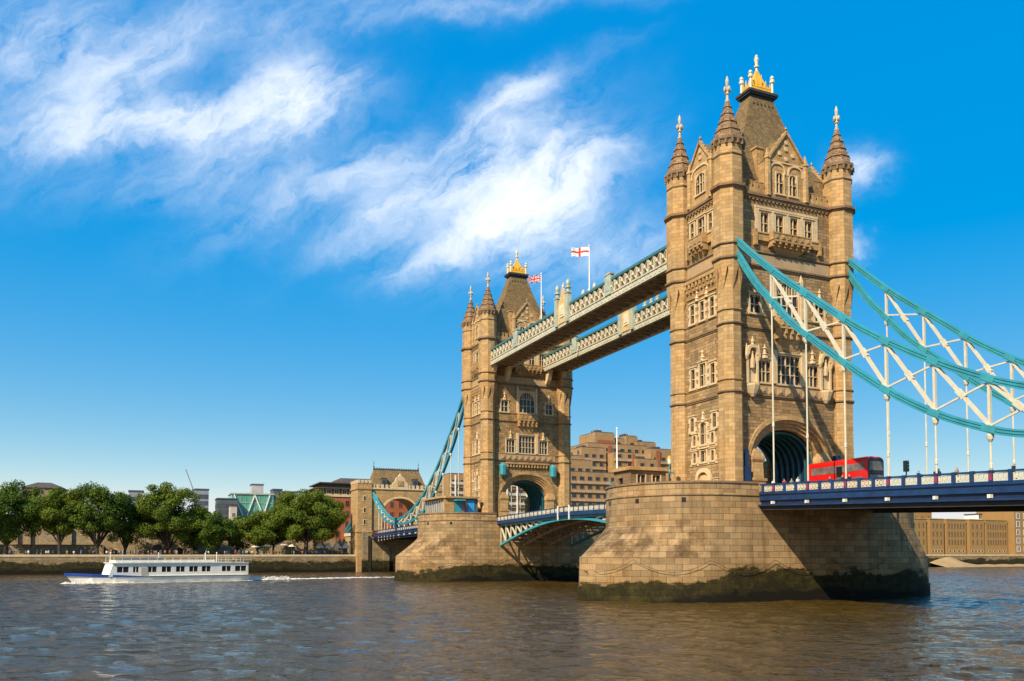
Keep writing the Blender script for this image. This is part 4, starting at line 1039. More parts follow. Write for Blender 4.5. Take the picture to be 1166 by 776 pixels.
m = MB(); m.quad([Fw(-5.5, -.3, 12.9), Fw(-4.3, -.3, 12.9), Fw(-4.3, -.3, 15.6), Fw(-5.5, -.3, 15.6)]); m.build('door', 'black', t)

def street_lamp(x, y, z, h, label, group=None):
    t = thing('street_lamp', (x, y, z), label, 'lamp post', group)
    m = MB(); m.lathe(x, y, [(z, .28), (z+.5, .24), (z+.6, .12), (z+h*.62, .09), (z+h*.64, .16), (z+h*.68, .08), (z+h*.8, .07)], 8); m.box(x-.07, x+.07, y-.75, y+.75, z+h*.6, z+h*.63); m.build('post', 'teal', t)
    m = MB(); m.lathe(x, y, [(z+h*.8, .12), (z+h*.82, .2), (z+h*.93, .3), (z+h*.95, .1)], 8); m.build('lantern', 'light_glass', t)
    m = MB(); m.lathe(x, y, [(z+h*.94, .34), (z+h*.98, .14), (z+h, .03)], 8); m.build('cap', 'gold', t)
street_lamp(-2.9, -12.9, 12.8, 5.9, 'teal lamp post with white lantern standing left of the nearer tower')
m = MB(); m.lathe(-6.3, -18.9, [(17.0, .12), (22.3, .07), (22.4, .16), (22.6, .02)], 8); tag(m.build('mast', 'white_paint', org=(-6.3, -18.9, 17.0)), 'thin white mast rising above the brown stone cabin', 'mast')
def railing(pts, label, group):
    t = thing('railing', pts[0], label, 'railing', group)
    for p, q in zip(pts, pts[1:]):
        p, q = Vector(p), Vector(q); n = max(1, int((q-p).length/1.4))
        for i in range(n+1):
            c = p.lerp(q, i/n); m = MB(); m.lathe(c.x, c.y, [(c.z, .05), (c.z+1.2, .05)], 6); m.build('post', 'teal', t)
        m = MB()
        for h in (.35, .75, 1.17): m.bar(p+Vector((0, 0, h)), q+Vector((0, 0, h)), .06)
        m.build('rail', 'teal', t)
railing([(-9.2, -15.5, 13.9), (-7.6, -18.6, 13.9), (-4.2, -21.2, 13.9)], 'teal railing at the left end of the near pier, beside the stone cabin', 'pier railings')
railing([(XN-8.6, -17.2, 13.9), (XN-6.4, -19.8, 13.9), (XN-3.0, -21.8, 13.9), (XN+.6, -22.1, 13.9)], 'teal railing in front of the glass pavilion on the far pier', 'pier railings')

# glass-walled pavilion on the far pier
t = thing('pavilion', (XN, -16, 12.8), 'flat roofed pavilion of glass and posters on the far pier, left of the farther tower', 'pavilion')
px0, px1, py0, py1 = XN-6.6, XN+6.4, -19.3, -11.8
m = MB(); P = [(px0-1.6, -17.5), (px0-.6, -20.0), (XN-3, -20.3), (px1-.5, -20.0), (px1+.5, -19.2), (px1+.5, -11.6), (px0, -11.6)]
m.loft([[(a, c, z) for a, c in P] for z in (17.35, 17.75)]); m.build('roof', 'turret_stone', t)
m = MB(); m.box(px0+.2, px1-.2, py0+.1, py0+.2, 13, 17.3); m.box(px0+.2, px0+.3, py0+.2, py1, 13, 17.3); m.build('glass_wall', 'bus_glass', t)
for k in range(9): m = MB(); m.box(px0+.15+1.5*k, px0+.27+1.5*k, py0-.02, py0+.1, 13, 17.3); m.build('mullion', 'cream', t)
F = lambda s, d, z: (px1+d, s, z)
m = MB(); m.fr(F, py0, py0+2.2, -1.5, .0, 13, 17.3); m.build('stone_pillar', 'turret_stone', t)
m = MB(); m.fr(F, py0+2.25, py1, -.5, -.2, 13, 17.3); m.build('back_wall', 'dark_panel', t)
m = MB(); m.fr(F, py0+2.3, py0+3.9, -.2, .0, 13, 17.2); m.build('teal_panel', 'teal', t)
m = MB(); m.fr(F, py0+4.0, py0+5.1, -.2, -.08, 13.4, 17.0); o = m.build('poster', 'poster_pink', t)
m = MB(); m.fr(F, py0+4.2, py0+4.7, -.08, -.06, 15.4, 16.7); m.fr(F, py0+4.5, py0+4.95, -.08, -.06, 14.3, 15.5); m.build('poster_picture', 'dark_panel', o)
m = MB(); m.fr(F, py0+5.2, py0+6.7, -.2, -.08, 13.4, 17.0); m.build('poster', 'poster_blue', t)
m = MB(); m.loft([[F(py0+1.9, -.3, z), F(py0+4.4, -.3, z), F(py0+4.2, 1.5, z), F(py0+2.2, 1.5, z)] for z in (16.75, 17.05)]); m.build('canopy', 'teal', t)

# traffic signal on the near span
t = thing('traffic_signal', (29.6, -6.6, 12.1), 'dark traffic signal sticking up above the blue parapet right of the bus', 'traffic light')
m = MB(); m.lathe(29.6, -6.6, [(12.1, .07), (14.6, .07)], 8); m.build('post', 'black', t)
m = MB(); m.box(29.4, 29.8, -6.8, -6.4, 13.9, 15.0); h = m.build('signal_head', 'black', t)
m = MB()
for k in range(3): m.lathe(29.86, -6.6, [(14.1+.33*k, .02), (14.2+.33*k, .12), (14.3+.33*k, .02)], 8)
m.build('lens', 'teal_dark', h)

# ------------------------------------------------------------------ people
def body_mesh(name, pose, cols):
    # one continuous figure grown with a skin modifier; materials by height
    V = {'pel': (0, 0, .95), 'belly': (0, 0, 1.12), 'chest': (0, 0, 1.36), 'neck': (0, 0, 1.50), 'head': (.02, 0, 1.62), 'crown': (.01, 0, 1.74)}
    r = {'pel': (.16, .12), 'belly': (.15, .11), 'chest': (.18, .12), 'neck': (.06, .06), 'head': (.085, .10), 'crown': (.06, .07)}
    E = [('pel', 'belly'), ('belly', 'chest'), ('chest', 'neck'), ('neck', 'head'), ('head', 'crown')]
    for s, nm in ((-1, 'L'), (1, 'R')):
        st = pose*s
        V.update({'hip'+nm: (0, .1*s, .88), 'knee'+nm: (.14*st+.03, .1*s, .48), 'ank'+nm: (.22*st-.03, .1*s, .09), 'toe'+nm: (.22*st+.12, .11*s, .04),
                  'sh'+nm: (0, .20*s, 1.42), 'elb'+nm: (-.12*st-.03, .25*s, 1.13), 'wr'+nm: (-.16*st+.08, .25*s, .90), 'hand'+nm: (-.17*st+.13, .24*s, .80)})
        r.update({'hip'+nm: (.09, .09), 'knee'+nm: (.06, .06), 'ank'+nm: (.042, .042), 'toe'+nm: (.04, .035), 'sh'+nm: (.065, .065), 'elb'+nm: (.045, .045), 'wr'+nm: (.033, .033), 'hand'+nm: (.035, .03)})
        E += [('pel', 'hip'+nm), ('hip'+nm, 'knee'+nm), ('knee'+nm, 'ank'+nm), ('ank'+nm, 'toe'+nm), ('chest', 'sh'+nm), ('sh'+nm, 'elb'+nm), ('elb'+nm, 'wr'+nm), ('wr'+nm, 'hand'+nm)]
    ks = list(V); me = bpy.data.meshes.new('p'); me.from_pydata([V[k] for k in ks], [(ks.index(a), ks.index(b_)) for a, b_ in E], [])
    o = bpy.data.objects.new('p', me); COL.objects.link(o)
    md = o.modifiers.new('s', 'SKIN')
    for i, k in enumerate(ks):
        me.skin_vertices[0].data[i].radius = r[k]; me.skin_vertices[0].data[i].use_root = (k == 'pel')
    o.modifiers.new('u', 'SUBSURF').levels = 1
    dg = bpy.context.evaluated_depsgraph_get(); dg.update(); nm_ = bpy.data.meshes.new_from_object(o.evaluated_get(dg)); nm_.name = name
    bpy.data.objects.remove(o); bpy.data.meshes.remove(me)
    for c in cols: nm_.materials.append(MATS[c])        # skin, hair, top, trousers
    for p in nm_.polygons:
        c = p.center; z = c.z
        p.material_index = 1 if (z > 1.70 or (z > 1.58 and c.x < -.02)) else 0 if z > 1.48 or (abs(c.y) > .2 and z < .95) else 2 if z > .93 else 3
        p.use_smooth = True
    return nm_
PM = {}
tops = ['cloth_red', 'cloth_white', 'cloth_navy', 'cloth_black', 'cloth_blue', 'cloth_tan', 'cloth_green']; legs = ['cloth_navy', 'cloth_black', 'cloth_tan', 'cloth_blue']
CN = {'cloth_red': 'red', 'cloth_white': 'white', 'cloth_navy': 'navy', 'cloth_black': 'black', 'cloth_blue': 'blue', 'cloth_tan': 'tan', 'cloth_green': 'dark green'}
rp = random.Random(3)
def person(x, y, z, rz, top, label, group, pose=None):
    pose = rp.choice((0, .5, 1)) if pose is None else pose; lg = rp.choice(legs); hr = rp.choice(('hair_dark', 'hair_dark', 'hair_fair')); k = (pose, top, lg, hr)
    if k not in PM: PM[k] = body_mesh('person', pose, ['skin', hr, top, lg])
    o = bpy.data.objects.new('person', PM[k]); COL.objects.link(o); o.location = (x, y, z); o.rotation_euler = (0, 0, rz); s = rp.uniform(.94, 1.06); o.scale = (s, s, s)
    tag(o, label, 'person', group)
for i in range(130):
    tp = rp.choice(tops); y = rp.uniform(-122, -15); x = SHORE-rp.uniform(1.8, 5.5)
    person(x, y, 5.06, rp.uniform(0, 6.28), tp, 'person in a %s top among the crowd along the far embankment wall' % CN[tp], 'people along the far embankment')
for i, (x, tp) in enumerate(((12.2, 'cloth_white'), (13.4, 'cloth_red'), (14.6, 'cloth_tan'), (16.3, 'cloth_white'), (20.6, 'cloth_navy'), (22.4, 'cloth_black'), (24.0, 'cloth_black'), (32.2, 'cloth_navy'), (34.1, 'cloth_black'), (35.0, 'cloth_navy'), (36.4, 'cloth_tan'), (42.0, 'cloth_black'), (43.6, 'cloth_navy'))):
    ds = {0: 'just right of the near pier edge', 1: 'below the tail of the red bus', 2: 'in front of the bus, third from the pier', 3: 'below the centre door of the bus', 4: 'just past the front of the bus', 5: 'left of the dark traffic signal', 6: 'nearest to the traffic signal on its left', 7: 'first of the trio right of the traffic signal', 8: 'middle of the trio right of the traffic signal',
          9: 'last of the trio right of the traffic signal', 10: 'alone right of the trio on the blue span', 11: 'left of the rightmost one', 12: 'rightmost of all on the blue span'}[i]
    person(x, -7.9 if i % 3 else -8.5, deckS(x)-1.14, rp.choice((0, math.pi)), tp, 'person in %s on the blue span, %s' % (CN[tp], ds), 'people on the near road span')
for i in range(14):
    a = R(-88+i*9.5+rp.uniform(-2, 2)) ; tp = rp.choice(('cloth_red', 'cloth_red', 'cloth_navy', 'cloth_tan', 'cloth_white'))
    rr = rp.uniform(8.4, 9.6); x, y = rr*math.sin(a+R(90))*.98, -11.2-rr*math.cos(a+R(90))*.0-rp.uniform(0, 2.5)
    if x < -1.5: continue
    person(x, y, 12.75, rp.uniform(0, 6.28), tp, 'person in a %s top standing at the parapet below the nearer tower' % CN[tp], 'people on the near pier')

# ------------------------------------------------------------------ river boat
def make_boat():
    B, S = Vector((-87.9, -89.0, 0)), Vector((-97.6, -56.6, 0)); L = (S-B).length; ax = (S-B)/L; sd_ = Vector((ax.y, -ax.x, 0))   # sd_ towards the camera
    if sd_.dot(CAM-B) < 0: sd_ = -sd_
    F = lambda s, d, z: B+ax*s+sd_*d+Vector((0, 0, z)); W = 3.0
    t = thing('river_boat', (B+S)/2, 'long white passenger boat with a dark blue bow stripe sailing left', 'boat')
    st = [(-1.3, .05, 1), (.5, .7, 1), (3, 1.9, 1), (7, 2.8, 1), (11, W, 1), (L-2, W, 1), (L, 2.7, 1)]
    def hull(z0, z1, off=0.0, fl=.0):
        rings = []
        for s, hw, _ in st:
            sh = interp([(-2, .75), (5, .35), (12, .0), (L, 0)], s)
            s0 = s+ (1.4 if s < 4 else 0)*max(0, 1-s/4)
            rings.append([F(s0, -hw*.9-off, z0), F(s0, hw*.9+off, z0), F(s, hw+off, z1+sh), F(s, -hw-off, z1+sh)])
        return rings
    m = MB(); m.loft(hull(-.4, 1.35)); m.build('hull', 'white_paint', t)
    m = MB(); m.loft([[F(s+ (1.3 if s < 4 else 0)*max(0, 1-s/4), q*(hw*.9+.06), z) for q, z in ((-1, -.3), (1, -.3), (1, .22), (-1, .22))] for s, hw, _ in st]); m.build('boot_stripe', 'hull_red', t)
    for q in (-1, 1):
        m = MB(); m.loft([[F(s, q*(interp([(a, b_) for a, b_, _ in st], s)+.03), zt+sh-.50*k), F(s, q*(interp([(a, b_) for a, b_, _ in st], s)-.1), zt+sh-.50*k), F(s, q*(interp([(a, b_) for a, b_, _ in st], s)-.1), zt+sh+.04), F(s, q*(interp([(a, b_) for a, b_, _ in st], s)+.03), zt+sh+.04)]
            for s, zt, sh, k in [(s, 1.36, interp([(-2, .75), (5, .35), (12, 0), (L, 0)], s), 1-max(0, (s-4)/9.5)*.95) for s in (-1.3, 0, 1.5, 3, 5, 7, 9, 11, 13.4)]]); m.build('bow_stripe', 'boat_blue', t)
        m = MB(); m.fr(F, 13.4, L-.1, *sorted((q*W, q*(W+.06))), 1.22, 1.34); m.build('rubbing_strake', 'dark_panel', t)
    c0, c1, zt = 5.6, L-.5, 3.85
    Fc = lambda s, d, z: F(s, W-.28+d, z)
    wins = [(9.8, 12.6), (13.6, 15.0), (17.0, 19.6), (20.6, 23.0)]+[]
    wins = [(8.9, 11.6), (12.6, 13.9), (15.9, 18.2), (19.4, 21.7), (22.9, 25.1), (26.2, 28.4), (29.4, 31.7)]
    wins = [(a*.0+a*(L-8.5)/32+.2, c*(L-8.5)/32+.2) for a, c in wins]+[(L-6.2, L-4.3), (L-3.4, L-1.0)]
    for q in (1, -1):
        Fq = lambda s, d, z, q=q: F(s, q*(W-.28+d), z)
        m = MB(); m.wall(Fq, c0+1.0, c1, 1.3, zt, [(a, c, 2.1, 3.2) for a, c in wins], .15)
        m.quad([Fq(c0+.2, 0, 1.3), Fq(c0+1.0, 0, 1.3), Fq(c0+1.0, 0, zt)]); m.build('cabin_side', 'white_paint', t)
        for a, c in wins:
            m = MB(); m.quad([Fq(a, -.12, 2.1), Fq(c, -.12, 2.1), Fq(c, -.12, 3.2), Fq(a, -.12, 3.2)]); o = m.build('window', 'glass', t)
            mm = MB(); k = (a+c)/2; mm.fr(Fq, k-.04, k+.04, -.12, -.02, 2.1, 3.2); mm.build('mullion', 'white_paint', o)
    m = MB(); m.loft([[F(s, q*(W-.28), z) for q, s, z in ((-1, c0+.2, 1.3), (1, c0+.2, 1.3), (1, c0+1.0, zt), (-1, c0+1.0, zt))], [F(s, q*(W-.28), z) for q, s, z in ((-1, c0+.3, 1.3), (1, c0+.3, 1.3), (1, c0+1.1, zt), (-1, c0+1.1, zt))]]); m.build('cabin_front', 'white_paint', t)
    m = MB(); m.fr(F, c1-.1, c1, -W+.28, W-.28, 1.3, zt); m.build('cabin_stern', 'white_paint', t)
    m = MB(); m.fr(F, c0+.7, c1-7, -W+.05, W-.05, zt, zt+.14); m.fr(F, c0+1.6, c1-7.2, -W+.5, W-.5, zt+.14, zt+.55); m.fr(F, c1-7, c1+.1, -W+.1, W-.1, zt-.15+.15, zt+.12); m.fr(F, c0+1.4, c1-7, W-.62, W-.52, zt+.14, zt+.62); m.build('cabin_roof', 'white_paint', t)
    m = MB()
    for s in [c0+1+1.6*k for k in range(18)]:
        for q in (-1, 1): m.bar(F(s, q*(W-.2), zt+.1), F(s, q*(W-.2), zt+1.1), .045)
    for q in (-1, 1):
        for h in (.6, 1.1): m.bar(F(c0+1, q*(W-.2), zt+h), F(c0+1+1.6*17, q*(W-.2), zt+h), .04)
    m.build('deck_railing', 'white_paint', t)
    for s, h in ((c0+.9, 1.9), (15.5, 1.8), (L-9, 1.7), (L-6.6, 1.9)): m = MB(); c = F(s, .8, 0); m.lathe(c.x, c.y, [(zt, .08), (zt+h, .06), (zt+h+.1, .14), (zt+h+.3, .05)], 6); m.build('mast', 'white_paint', t)
    m = MB()
    for k in range(9): s = c0+2.5+.95*k; m.fr(F, s, s+.55, -.2-W*.5, W*.6, zt+.14, zt+.6); m.fr(F, s+.45, s+.55, -.2-W*.5, W*.6, zt+.6, zt+1.0)
    m.build('seat_rows', 'dark_panel', t)
    m = MB(); m.lathe(F(L-3.4, 1.4, 0).x, F(L-3.4, 1.4, 0).y, [(zt+.12, .3), (zt+.5, .34), (zt+.6, .1)], 10); m.build('life_raft', 'hull_red', t)
    m = MB(); m.fr(F, 13.2*(L-8.5)/32+1.2, 14.6*(L-8.5)/32+1.4, W-.29, W-.24, 1.35, 3.05); m.build('side_door', 'beige_panel', t)
    # foam
    f = MB(); rf_ = random.Random(5)
    def flake(c, a, b_, h):
        n = 7; an = rf_.uniform(0, 6.3); e = ax*math.cos(.3*rf_.uniform(-1, 1)); 
        pts = [c+ax*(a*math.cos(2*math.pi*k/n)*rf_.uniform(.6, 1.2))+sd_*(b_*math.sin(2*math.pi*k/n)*rf_.uniform(.6, 1.2)) for k in range(n)]
        tp = c+Vector((0, 0, h))
        for k in range(n): f.quad([pts[k], pts[(k+1) % n], tp])
    for k in range(330):
        s = L+ (rf_.random()**1.9)*62; spread = .7+(s-L)*.035; d = rf_.gauss(0, spread*.6)+1.0; h = (.9 if s < L+9 else .28)*rf_.uniform(.2, 1)*(1 if s < L+30 else .5)
        flake(F(s, d, .10), rf_.uniform(.4, 1.7), rf_.uniform(.15, .5), h)
    for k in range(90): s = -1.2+rf_.random()**1.5*12; flake(F(s, .4+s*.24+rf_.uniform(.2, 1.0), .08), rf_.uniform(.3, 1.0), rf_.uniform(.12, .35), rf_.uniform(.1, .45))
    for k in range(60): s = 6+rf_.random()*(L-6); flake(F(s, W+rf_.uniform(.1, .7), .08), rf_.uniform(.4, 1.2), rf_.uniform(.08, .2), rf_.uniform(.03, .1))
    tag(f.build('wake_foam', 'foam'), 'white foam of the wake trailing behind the passenger boat', 'foam', kind='stuff')
make_boat()
# ------------------------------------------------------------------ trees
def leaf_mat(name, a, b_, c):
    m = NT(name); at_ = m.n('ShaderNodeAttribute'); at_.attribute_name = 'tint'
    f = at_.outputs['Fac']; P = m.obj()
    c1 = m.mix(f, a, b_); c2 = m.mix(m.math('MULTIPLY', m.ramp(m.noise(P, .35, 3), .45, .75), .7), c1, c)
    m.col(c2); m.rough(.7); m.b.inputs['Specular IOR Level'].default_value = .2
    tr = m.n('ShaderNodeBsdfTranslucent'); m.put(tr.inputs['Color'], m.mix(.5, c2, (.12, .16, .01)))
    ms = m.n('ShaderNodeMixShader'); ms.inputs[0].default_value = .22; m.t.links.new(m.b.outputs[0], ms.inputs[1]); m.t.links.new(tr.outputs[0], ms.inputs[2])
    m.t.links.new(ms.outputs[0], m.t.nodes['Material Output'].inputs['Surface'])
leaf_mat('leaf', (.034, .080, .008), (.115, .180, .015), (.155, .185, .015))
leaf_mat('leaf_light', (.055, .105, .009), (.17, .225, .018), (.225, .23, .02))
rt_ = random.Random(11)
def tree(x, y, r, ztop, zbot, label, mat='leaf', z0=5.06, trunk_r=.38, fork=None, dens=1.0):
    t = thing('tree', (x, y, z0), label, 'tree', 'trees along the far embankment')
    r *= 1.26; zbot -= 2.6
    hc = (ztop-zbot)/2; zc = zbot+hc*.95
    # limbs
    m = MB(); fz = z0+(zbot-z0)*.75 if fork is None else fork
    m.tube([(x, y, z0-.2), (x+rt_.uniform(-.1, .1), y, z0+.6), (x+rt_.uniform(-.2, .2), y+rt_.uniform(-.2, .2), fz)], [trunk_r*1.5, trunk_r, trunk_r*.85], 8)
    clumps = []
    n = int(48*(r/8)**1.5)+18
    for k in range(n):
        a = rt_.uniform(0, 6.283); uu = rt_.uniform(-.95, 1.0); s = math.sqrt(max(0, 1-uu*uu)); q = rt_.uniform(.42, .90)
        wd = 1.0 if uu > -.3 else 1.0
        c = Vector((x+r*.92*q*s*math.cos(a)*wd, y+r*q*s*math.sin(a)*wd, zc+hc*q*uu+rt_.uniform(-.5, .5)))
        clumps.append((c, rt_.uniform(.20, .36)*min(r, 8.0)))
    for c, cr in clumps[:max(7, n//4)]:
        mid = Vector((x, y, fz)).lerp(c, .5)+Vector((0, 0, rt_.uniform(.2, 1.0)))
        m.tube([(x, y, fz-.3), mid, c], [trunk_r*.6, trunk_r*.34, .06], 6)
    m.build('trunk', 'bark', t)
    V, Fc, T = [], [], []
    for c, cr in clumps:
        nl = int(390*dens*(cr/2.2)**1.7)+80; tone = rt_.uniform(0, .45)
        for k in range(nl):
            d = Vector((rt_.gauss(0, 1), rt_.gauss(0, 1), rt_.gauss(0, 1))).normalized(); rr = cr*(rt_.random()**.30)
            if rt_.random() < .06: rr = cr*rt_.uniform(1.0, 1.25)
            p = c+Vector((d.x*rr, d.y*rr, d.z*rr*.78)); nn = (d+Vector((rt_.gauss(0, .55), rt_.gauss(0, .55), rt_.gauss(0, .55)+.35))).normalized()
            u = nn.orthogonal().normalized(); u = (Matrix.Rotation(rt_.uniform(0, 6.28), 3, nn) @ u); v = nn.cross(u); s = rt_.uniform(.15, .33)
            i = len(V); V += [p-u*s, p+v*s*.6+nn*.06, p+u*s, p-v*s*.6-nn*.04]; Fc.append((i, i+1, i+2, i+3)); T.append(min(1, max(0, tone+rt_.uniform(0, .55))))
    me = bpy.data.meshes.new('crown'); me.from_pydata([(p.x-x, p.y-y, p.z-z0) for p in V], [], Fc); me.materials.append(MATS[mat])
    ca_ = me.attributes.new('tint', 'FLOAT', 'FACE'); ca_.data.foreach_set('value', T)
    o = bpy.data.objects.new('crown', me); COL.objects.link(o); o.parent = t
tree(-188, -112.5, 9.2, 28.2, 12.0, 'dark round tree at the left edge of the picture', 'leaf', 5.06, .4)
tree(-185, -98.8, 5.9, 26.2, 12.5, 'leafy tree just right of the gap showing the tan castle wall', 'leaf_light', 5.06, .45)
tree(-184, -89.0, 7.4, 28.4, 11.5, 'tall tree with a thick trunk straight behind the bow of the white boat', 'leaf', 5.06, .55)
tree(-189, -81.6, 5.4, 25.0, 10.5, 'narrower dark tree between two taller ones, left of the grey office block', 'leaf', 5.06, .4)
tree(-186, -69.8, 9.2, 28.8, 10.6, 'widest tall tree with yellowish leaves above the dark gate arch', 'leaf_light', 5.06, .5)
tree(-188, -62.0, 6.0, 21.0, 9.4, 'shorter dark tree just below the far crane', 'leaf', 5.06, .35)
tree(-183, -56.0, 4.9, 19.4, 9.6, 'small round tree with a straight trunk below the yellow house', 'leaf', 5.06, .33)
tree(-188, -49.5, 4.3, 18.0, 10.0, 'dark low tree below the left side of the green glass building', 'leaf', 5.06, .33)
tree(-184, -44.0, 5.2, 19.4, 10.2, 'small bushy tree with a thin trunk beside the pale parasols', 'leaf_light', 5.06, .33)
tree(-191, -38.0, 5.0, 21.0, 11.5, 'dark tree behind the pale parasols, left of the broad plane tree', 'leaf', 5.06, .35)
tree(-184, -28.9, 10.6, 27.2, 11.2, 'broad bright plane tree with forked trunk in front of the red brick building', 'leaf_light', 5.06, .75, fork=9.6, dens=1.25)
for i, (y, r, zt) in enumerate(((-135, 9, 27), (-152, 10, 28), (-172, 9, 26))): tree(-187, y, r, zt, 11, ['tree just beyond the left edge of the view, nearest to the dark round one', 'large tree second beyond the left edge of the view', 'tree farthest left along the embankment'][i], 'leaf')

# ------------------------------------------------------------------ castle walls behind the trees
t = thing('castle_wall', (-200, -66, 5), 'crenellated tan castle wall with a dark arched gate behind the trees', 'wall')
F = lambda s, d, z: (-200+d, s, z); m = MB()
m.wall(F, -88, -12, 5.0, 10.0, [(-74.0, -71.2, 5.0, 8.6), (-66.9, -65.1, 5.0, 7.6), (-86.0, -83.6, 5.0, 6.9)], 2.5); m.box(-203, -200.01, -88, -12, 9.9, 10.0); m.quad([(-203, -88, 5), (-200, -88, 5), (-200, -88, 10), (-203, -88, 10)])
m.build('wall', 'wall_stone', t)
m = MB(); s = -87.5
while s < -13: m.fr(F, s, s+.85, -.6, 0, 10.0, 10.8); s += 1.45
m.build('battlement', 'wall_stone', t)
for c, w_, z1 in ((-72.6, 1.4, 8.6), (-66.0, .9, 7.6), (-84.8, 1.2, 6.9)):
    ap = arch_pts(w_, w_*.9, z1-w_*.8, 10); m = MB(); bp_ = arch_pts(w_+.4, w_*.9+.4, z1-w_*.8, 10)
    m.loft([[F(c+p[0], d, p[1]) for p, d in ((q, -.2), (q2, -.2), (q2, .2), (q, .2))] for q, q2 in zip(ap, bp_)]); g = m.build('gate', 'light_stone', t)
    m = MB(); m.fr(F, c-w_, c+w_, -2.45, -2.3, 5, z1); m.build('gate_leaf', 'black', g)
t = thing('castle_wall', (-199, -200, 5), 'plain low stone wall at far left in front of the taller castle wall', 'wall')
F = lambda s, d, z: (-199+d, s, z); m = MB(); m.box(-200.5, -199, -420, -88.2, 5.0, 8.3); m.build('wall', 'wall_stone', t)
m = MB(); m.box(-200.6, -198.9, -420, -88.2, 8.3, 8.55); m.build('coping', 'dark_stone', t)
t = thing('castle_wall', (-214, -200, 5), 'taller castle wall with buttresses behind the dark round tree', 'wall')
m = MB(); m.box(-217, -214, -420, -40, 5.0, 14.2); m.box(-217, -213.4, -106.5, -101.6, 5.0, 19.5); m.box(-216, -213.2, -110.0, -109.2, 5, 14); m.box(-216, -213.2, -113.5, -112.7, 5, 14); m.box(-216, -213.2, -98.5, -97.7, 5, 14); m.build('wall', 'wall_stone', t)
m = MB(); s = -300
while s < -40: m.box(-214.7, -214, s, s+.9, 14.2, 15.0) if not -107 < s < -101 else None; s += 1.6
m.build('battlement', 'wall_stone', t)

# ------------------------------------------------------------------ generic background building
def win_mesh(w_, h, frame, glass, t, nl=2):
    m = MB(); F = lambda s, d, z: (d, s, z)
    e = min(.16, w_*.12)
    for a, c, p, q in ((-w_/2-e, -w_/2, -e, h+e), (w_/2, w_/2+e, -e, h+e), (-w_/2, w_/2, -e, 0), (-w_/2, w_/2, h, h+e)): m.fr(F, a, c, -.05, .10, p, q)
    for k in range(1, nl): m.fr(F, -w_/2+w_*k/nl-.04, -w_/2+w_*k/nl+.04, -.05, .06, 0, h)
    o = m.build('window', frame, t, org=None)
    for v in o.data.vertices: v.co += Vector(t.location)
    g = MB(); g.quad([F(-w_/2, .012, 0), F(w_/2, .012, 0), F(w_/2, .012, h), F(-w_/2, .012, h)]); go = g.build('pane', glass, t)
    for v in go.data.vertices: v.co += Vector(t.location)
    go.parent = o; go.location = (0, 0, 0); return o
def put_windows(t, spots, w_, h, frame='light_stone', glass='glass', nl=2):
    # spots: (x, y, z, rz) with rz = 0 for a wall facing +x, -90 for one facing -y
    spots = spots[:98]; o = win_mesh(w_, h, frame, glass, t, nl); p = o.children[0]
    for i, (x, y, z, rz) in enumerate(spots):
        loc = Vector((x, y, z))-Vector(t.location)
        if i == 0: o.location = loc; o.rotation_euler = (0, 0, rz)
        else:
            c = place('window', o, t, loc, rz); q = p.copy(); COL.objects.link(q); q.parent = c
def grid(x, ys, zs): return [(x+.003, y, z, 0) for z in zs for y in ys]
def gridw(y, xs, zs): return [(x, y-.003, z, -math.pi/2) for z in zs for x in xs]
def rng(a, b_, n): return [a+(b_-a)*(k+.5)/n for k in range(n)]

stone('concrete_pale', (.48, .34, .21), 2.4, 1.4, .02, .75, .1, .5, .02)
# keep of the castle
t = thing('castle_keep', (-222, -107, 5), 'tan castle building with a low grey roof between two embankment trees', 'castle')
m = MB(); m.box(-236, -222, -113, -101, 5, 27.2); m.build('wall', 'wall_stone', t)
m = MB(); m.loft([[(-236.5, -113.5, 27.2), (-221.5, -113.5, 27.2), (-221.5, -100.5, 27.2), (-236.5, -100.5, 27.2)], [(-231, -109, 29.3), (-227, -109, 29.3), (-227, -105, 29.3), (-231, -105, 29.3)]]); m.build('roof', 'grey_slate', t)
put_windows(t, grid(-222, rng(-113, -101, 5), (22, 25)), .8, 1.5)

# modern offices beyond
def block(label, x, y0, y1, z1, depth, mat, nc, nr, w_, h, frame='dark_panel', cat='building', z0=5, name='office_block', side=True, roof='dark_panel', glass='pane', nl=2):
    t = thing(name, (x, (y0+y1)/2, z0), label, cat)
    m = MB(); m.box(x-depth, x, y0, y1, z0, z1); m.build('wall', mat, t)
    m = MB(); m.box(x-depth-.3, x+.3, y0-.3, y1+.3, z1, z1+.5); m.build('roof', roof, t)
    zs = [z0+2+(z1-z0-3)*k/nr for k in range(nr)]
    sp = grid(x, rng(y0, y1, nc), zs[::-1])
    if side: sp += gridw(y0, rng(x-depth, x, max(2, int(nc*depth/(y1-y0)))), zs[::-1][:4])
    put_windows(t, sp, w_, h, frame, glass, nl); return t
block('small grey office block between two treetops, left of the widest tree', -330, -83, -77, 34.2, 12, 'grey_panel', 3, 8, 1.5, 1.6)
block('tall grey office tower beside the crane', -330, -54.8, -48.8, 35.8, 12, 'grey_panel', 3, 9, 1.5, 1.7)
block('brown stepped office block left of the green glass building', -322, -45.5, -36.5, 31.2, 12, 'dark_panel', 5, 8, 1.4, 1.6)
block('small yellow rendered house in front of the green glass building', -312, -40.6, -37.8, 27.6, 8, 'beige_panel', 1, 5, 1.2, 1.6, 'cream', 'house', 5, 'house', True, 'grey_slate')
MATS['yellow_render'] = plain('yellow_render', (.60, .40, .12), .9)
t = thing('glass_building', (-330, -29, 5), 'green glass office building with white diagonal struts behind the trees', 'building')
m = MB(); m.box(-346, -330, -38.5, -19.2, 5, 34.2); m.build('curtain_wall', 'green_glass', t)
m = MB(); m.box(-346.5, -329.5, -39, -18.8, 34.2, 34.8); m.build('roof', 'sage', t)
m = MB()
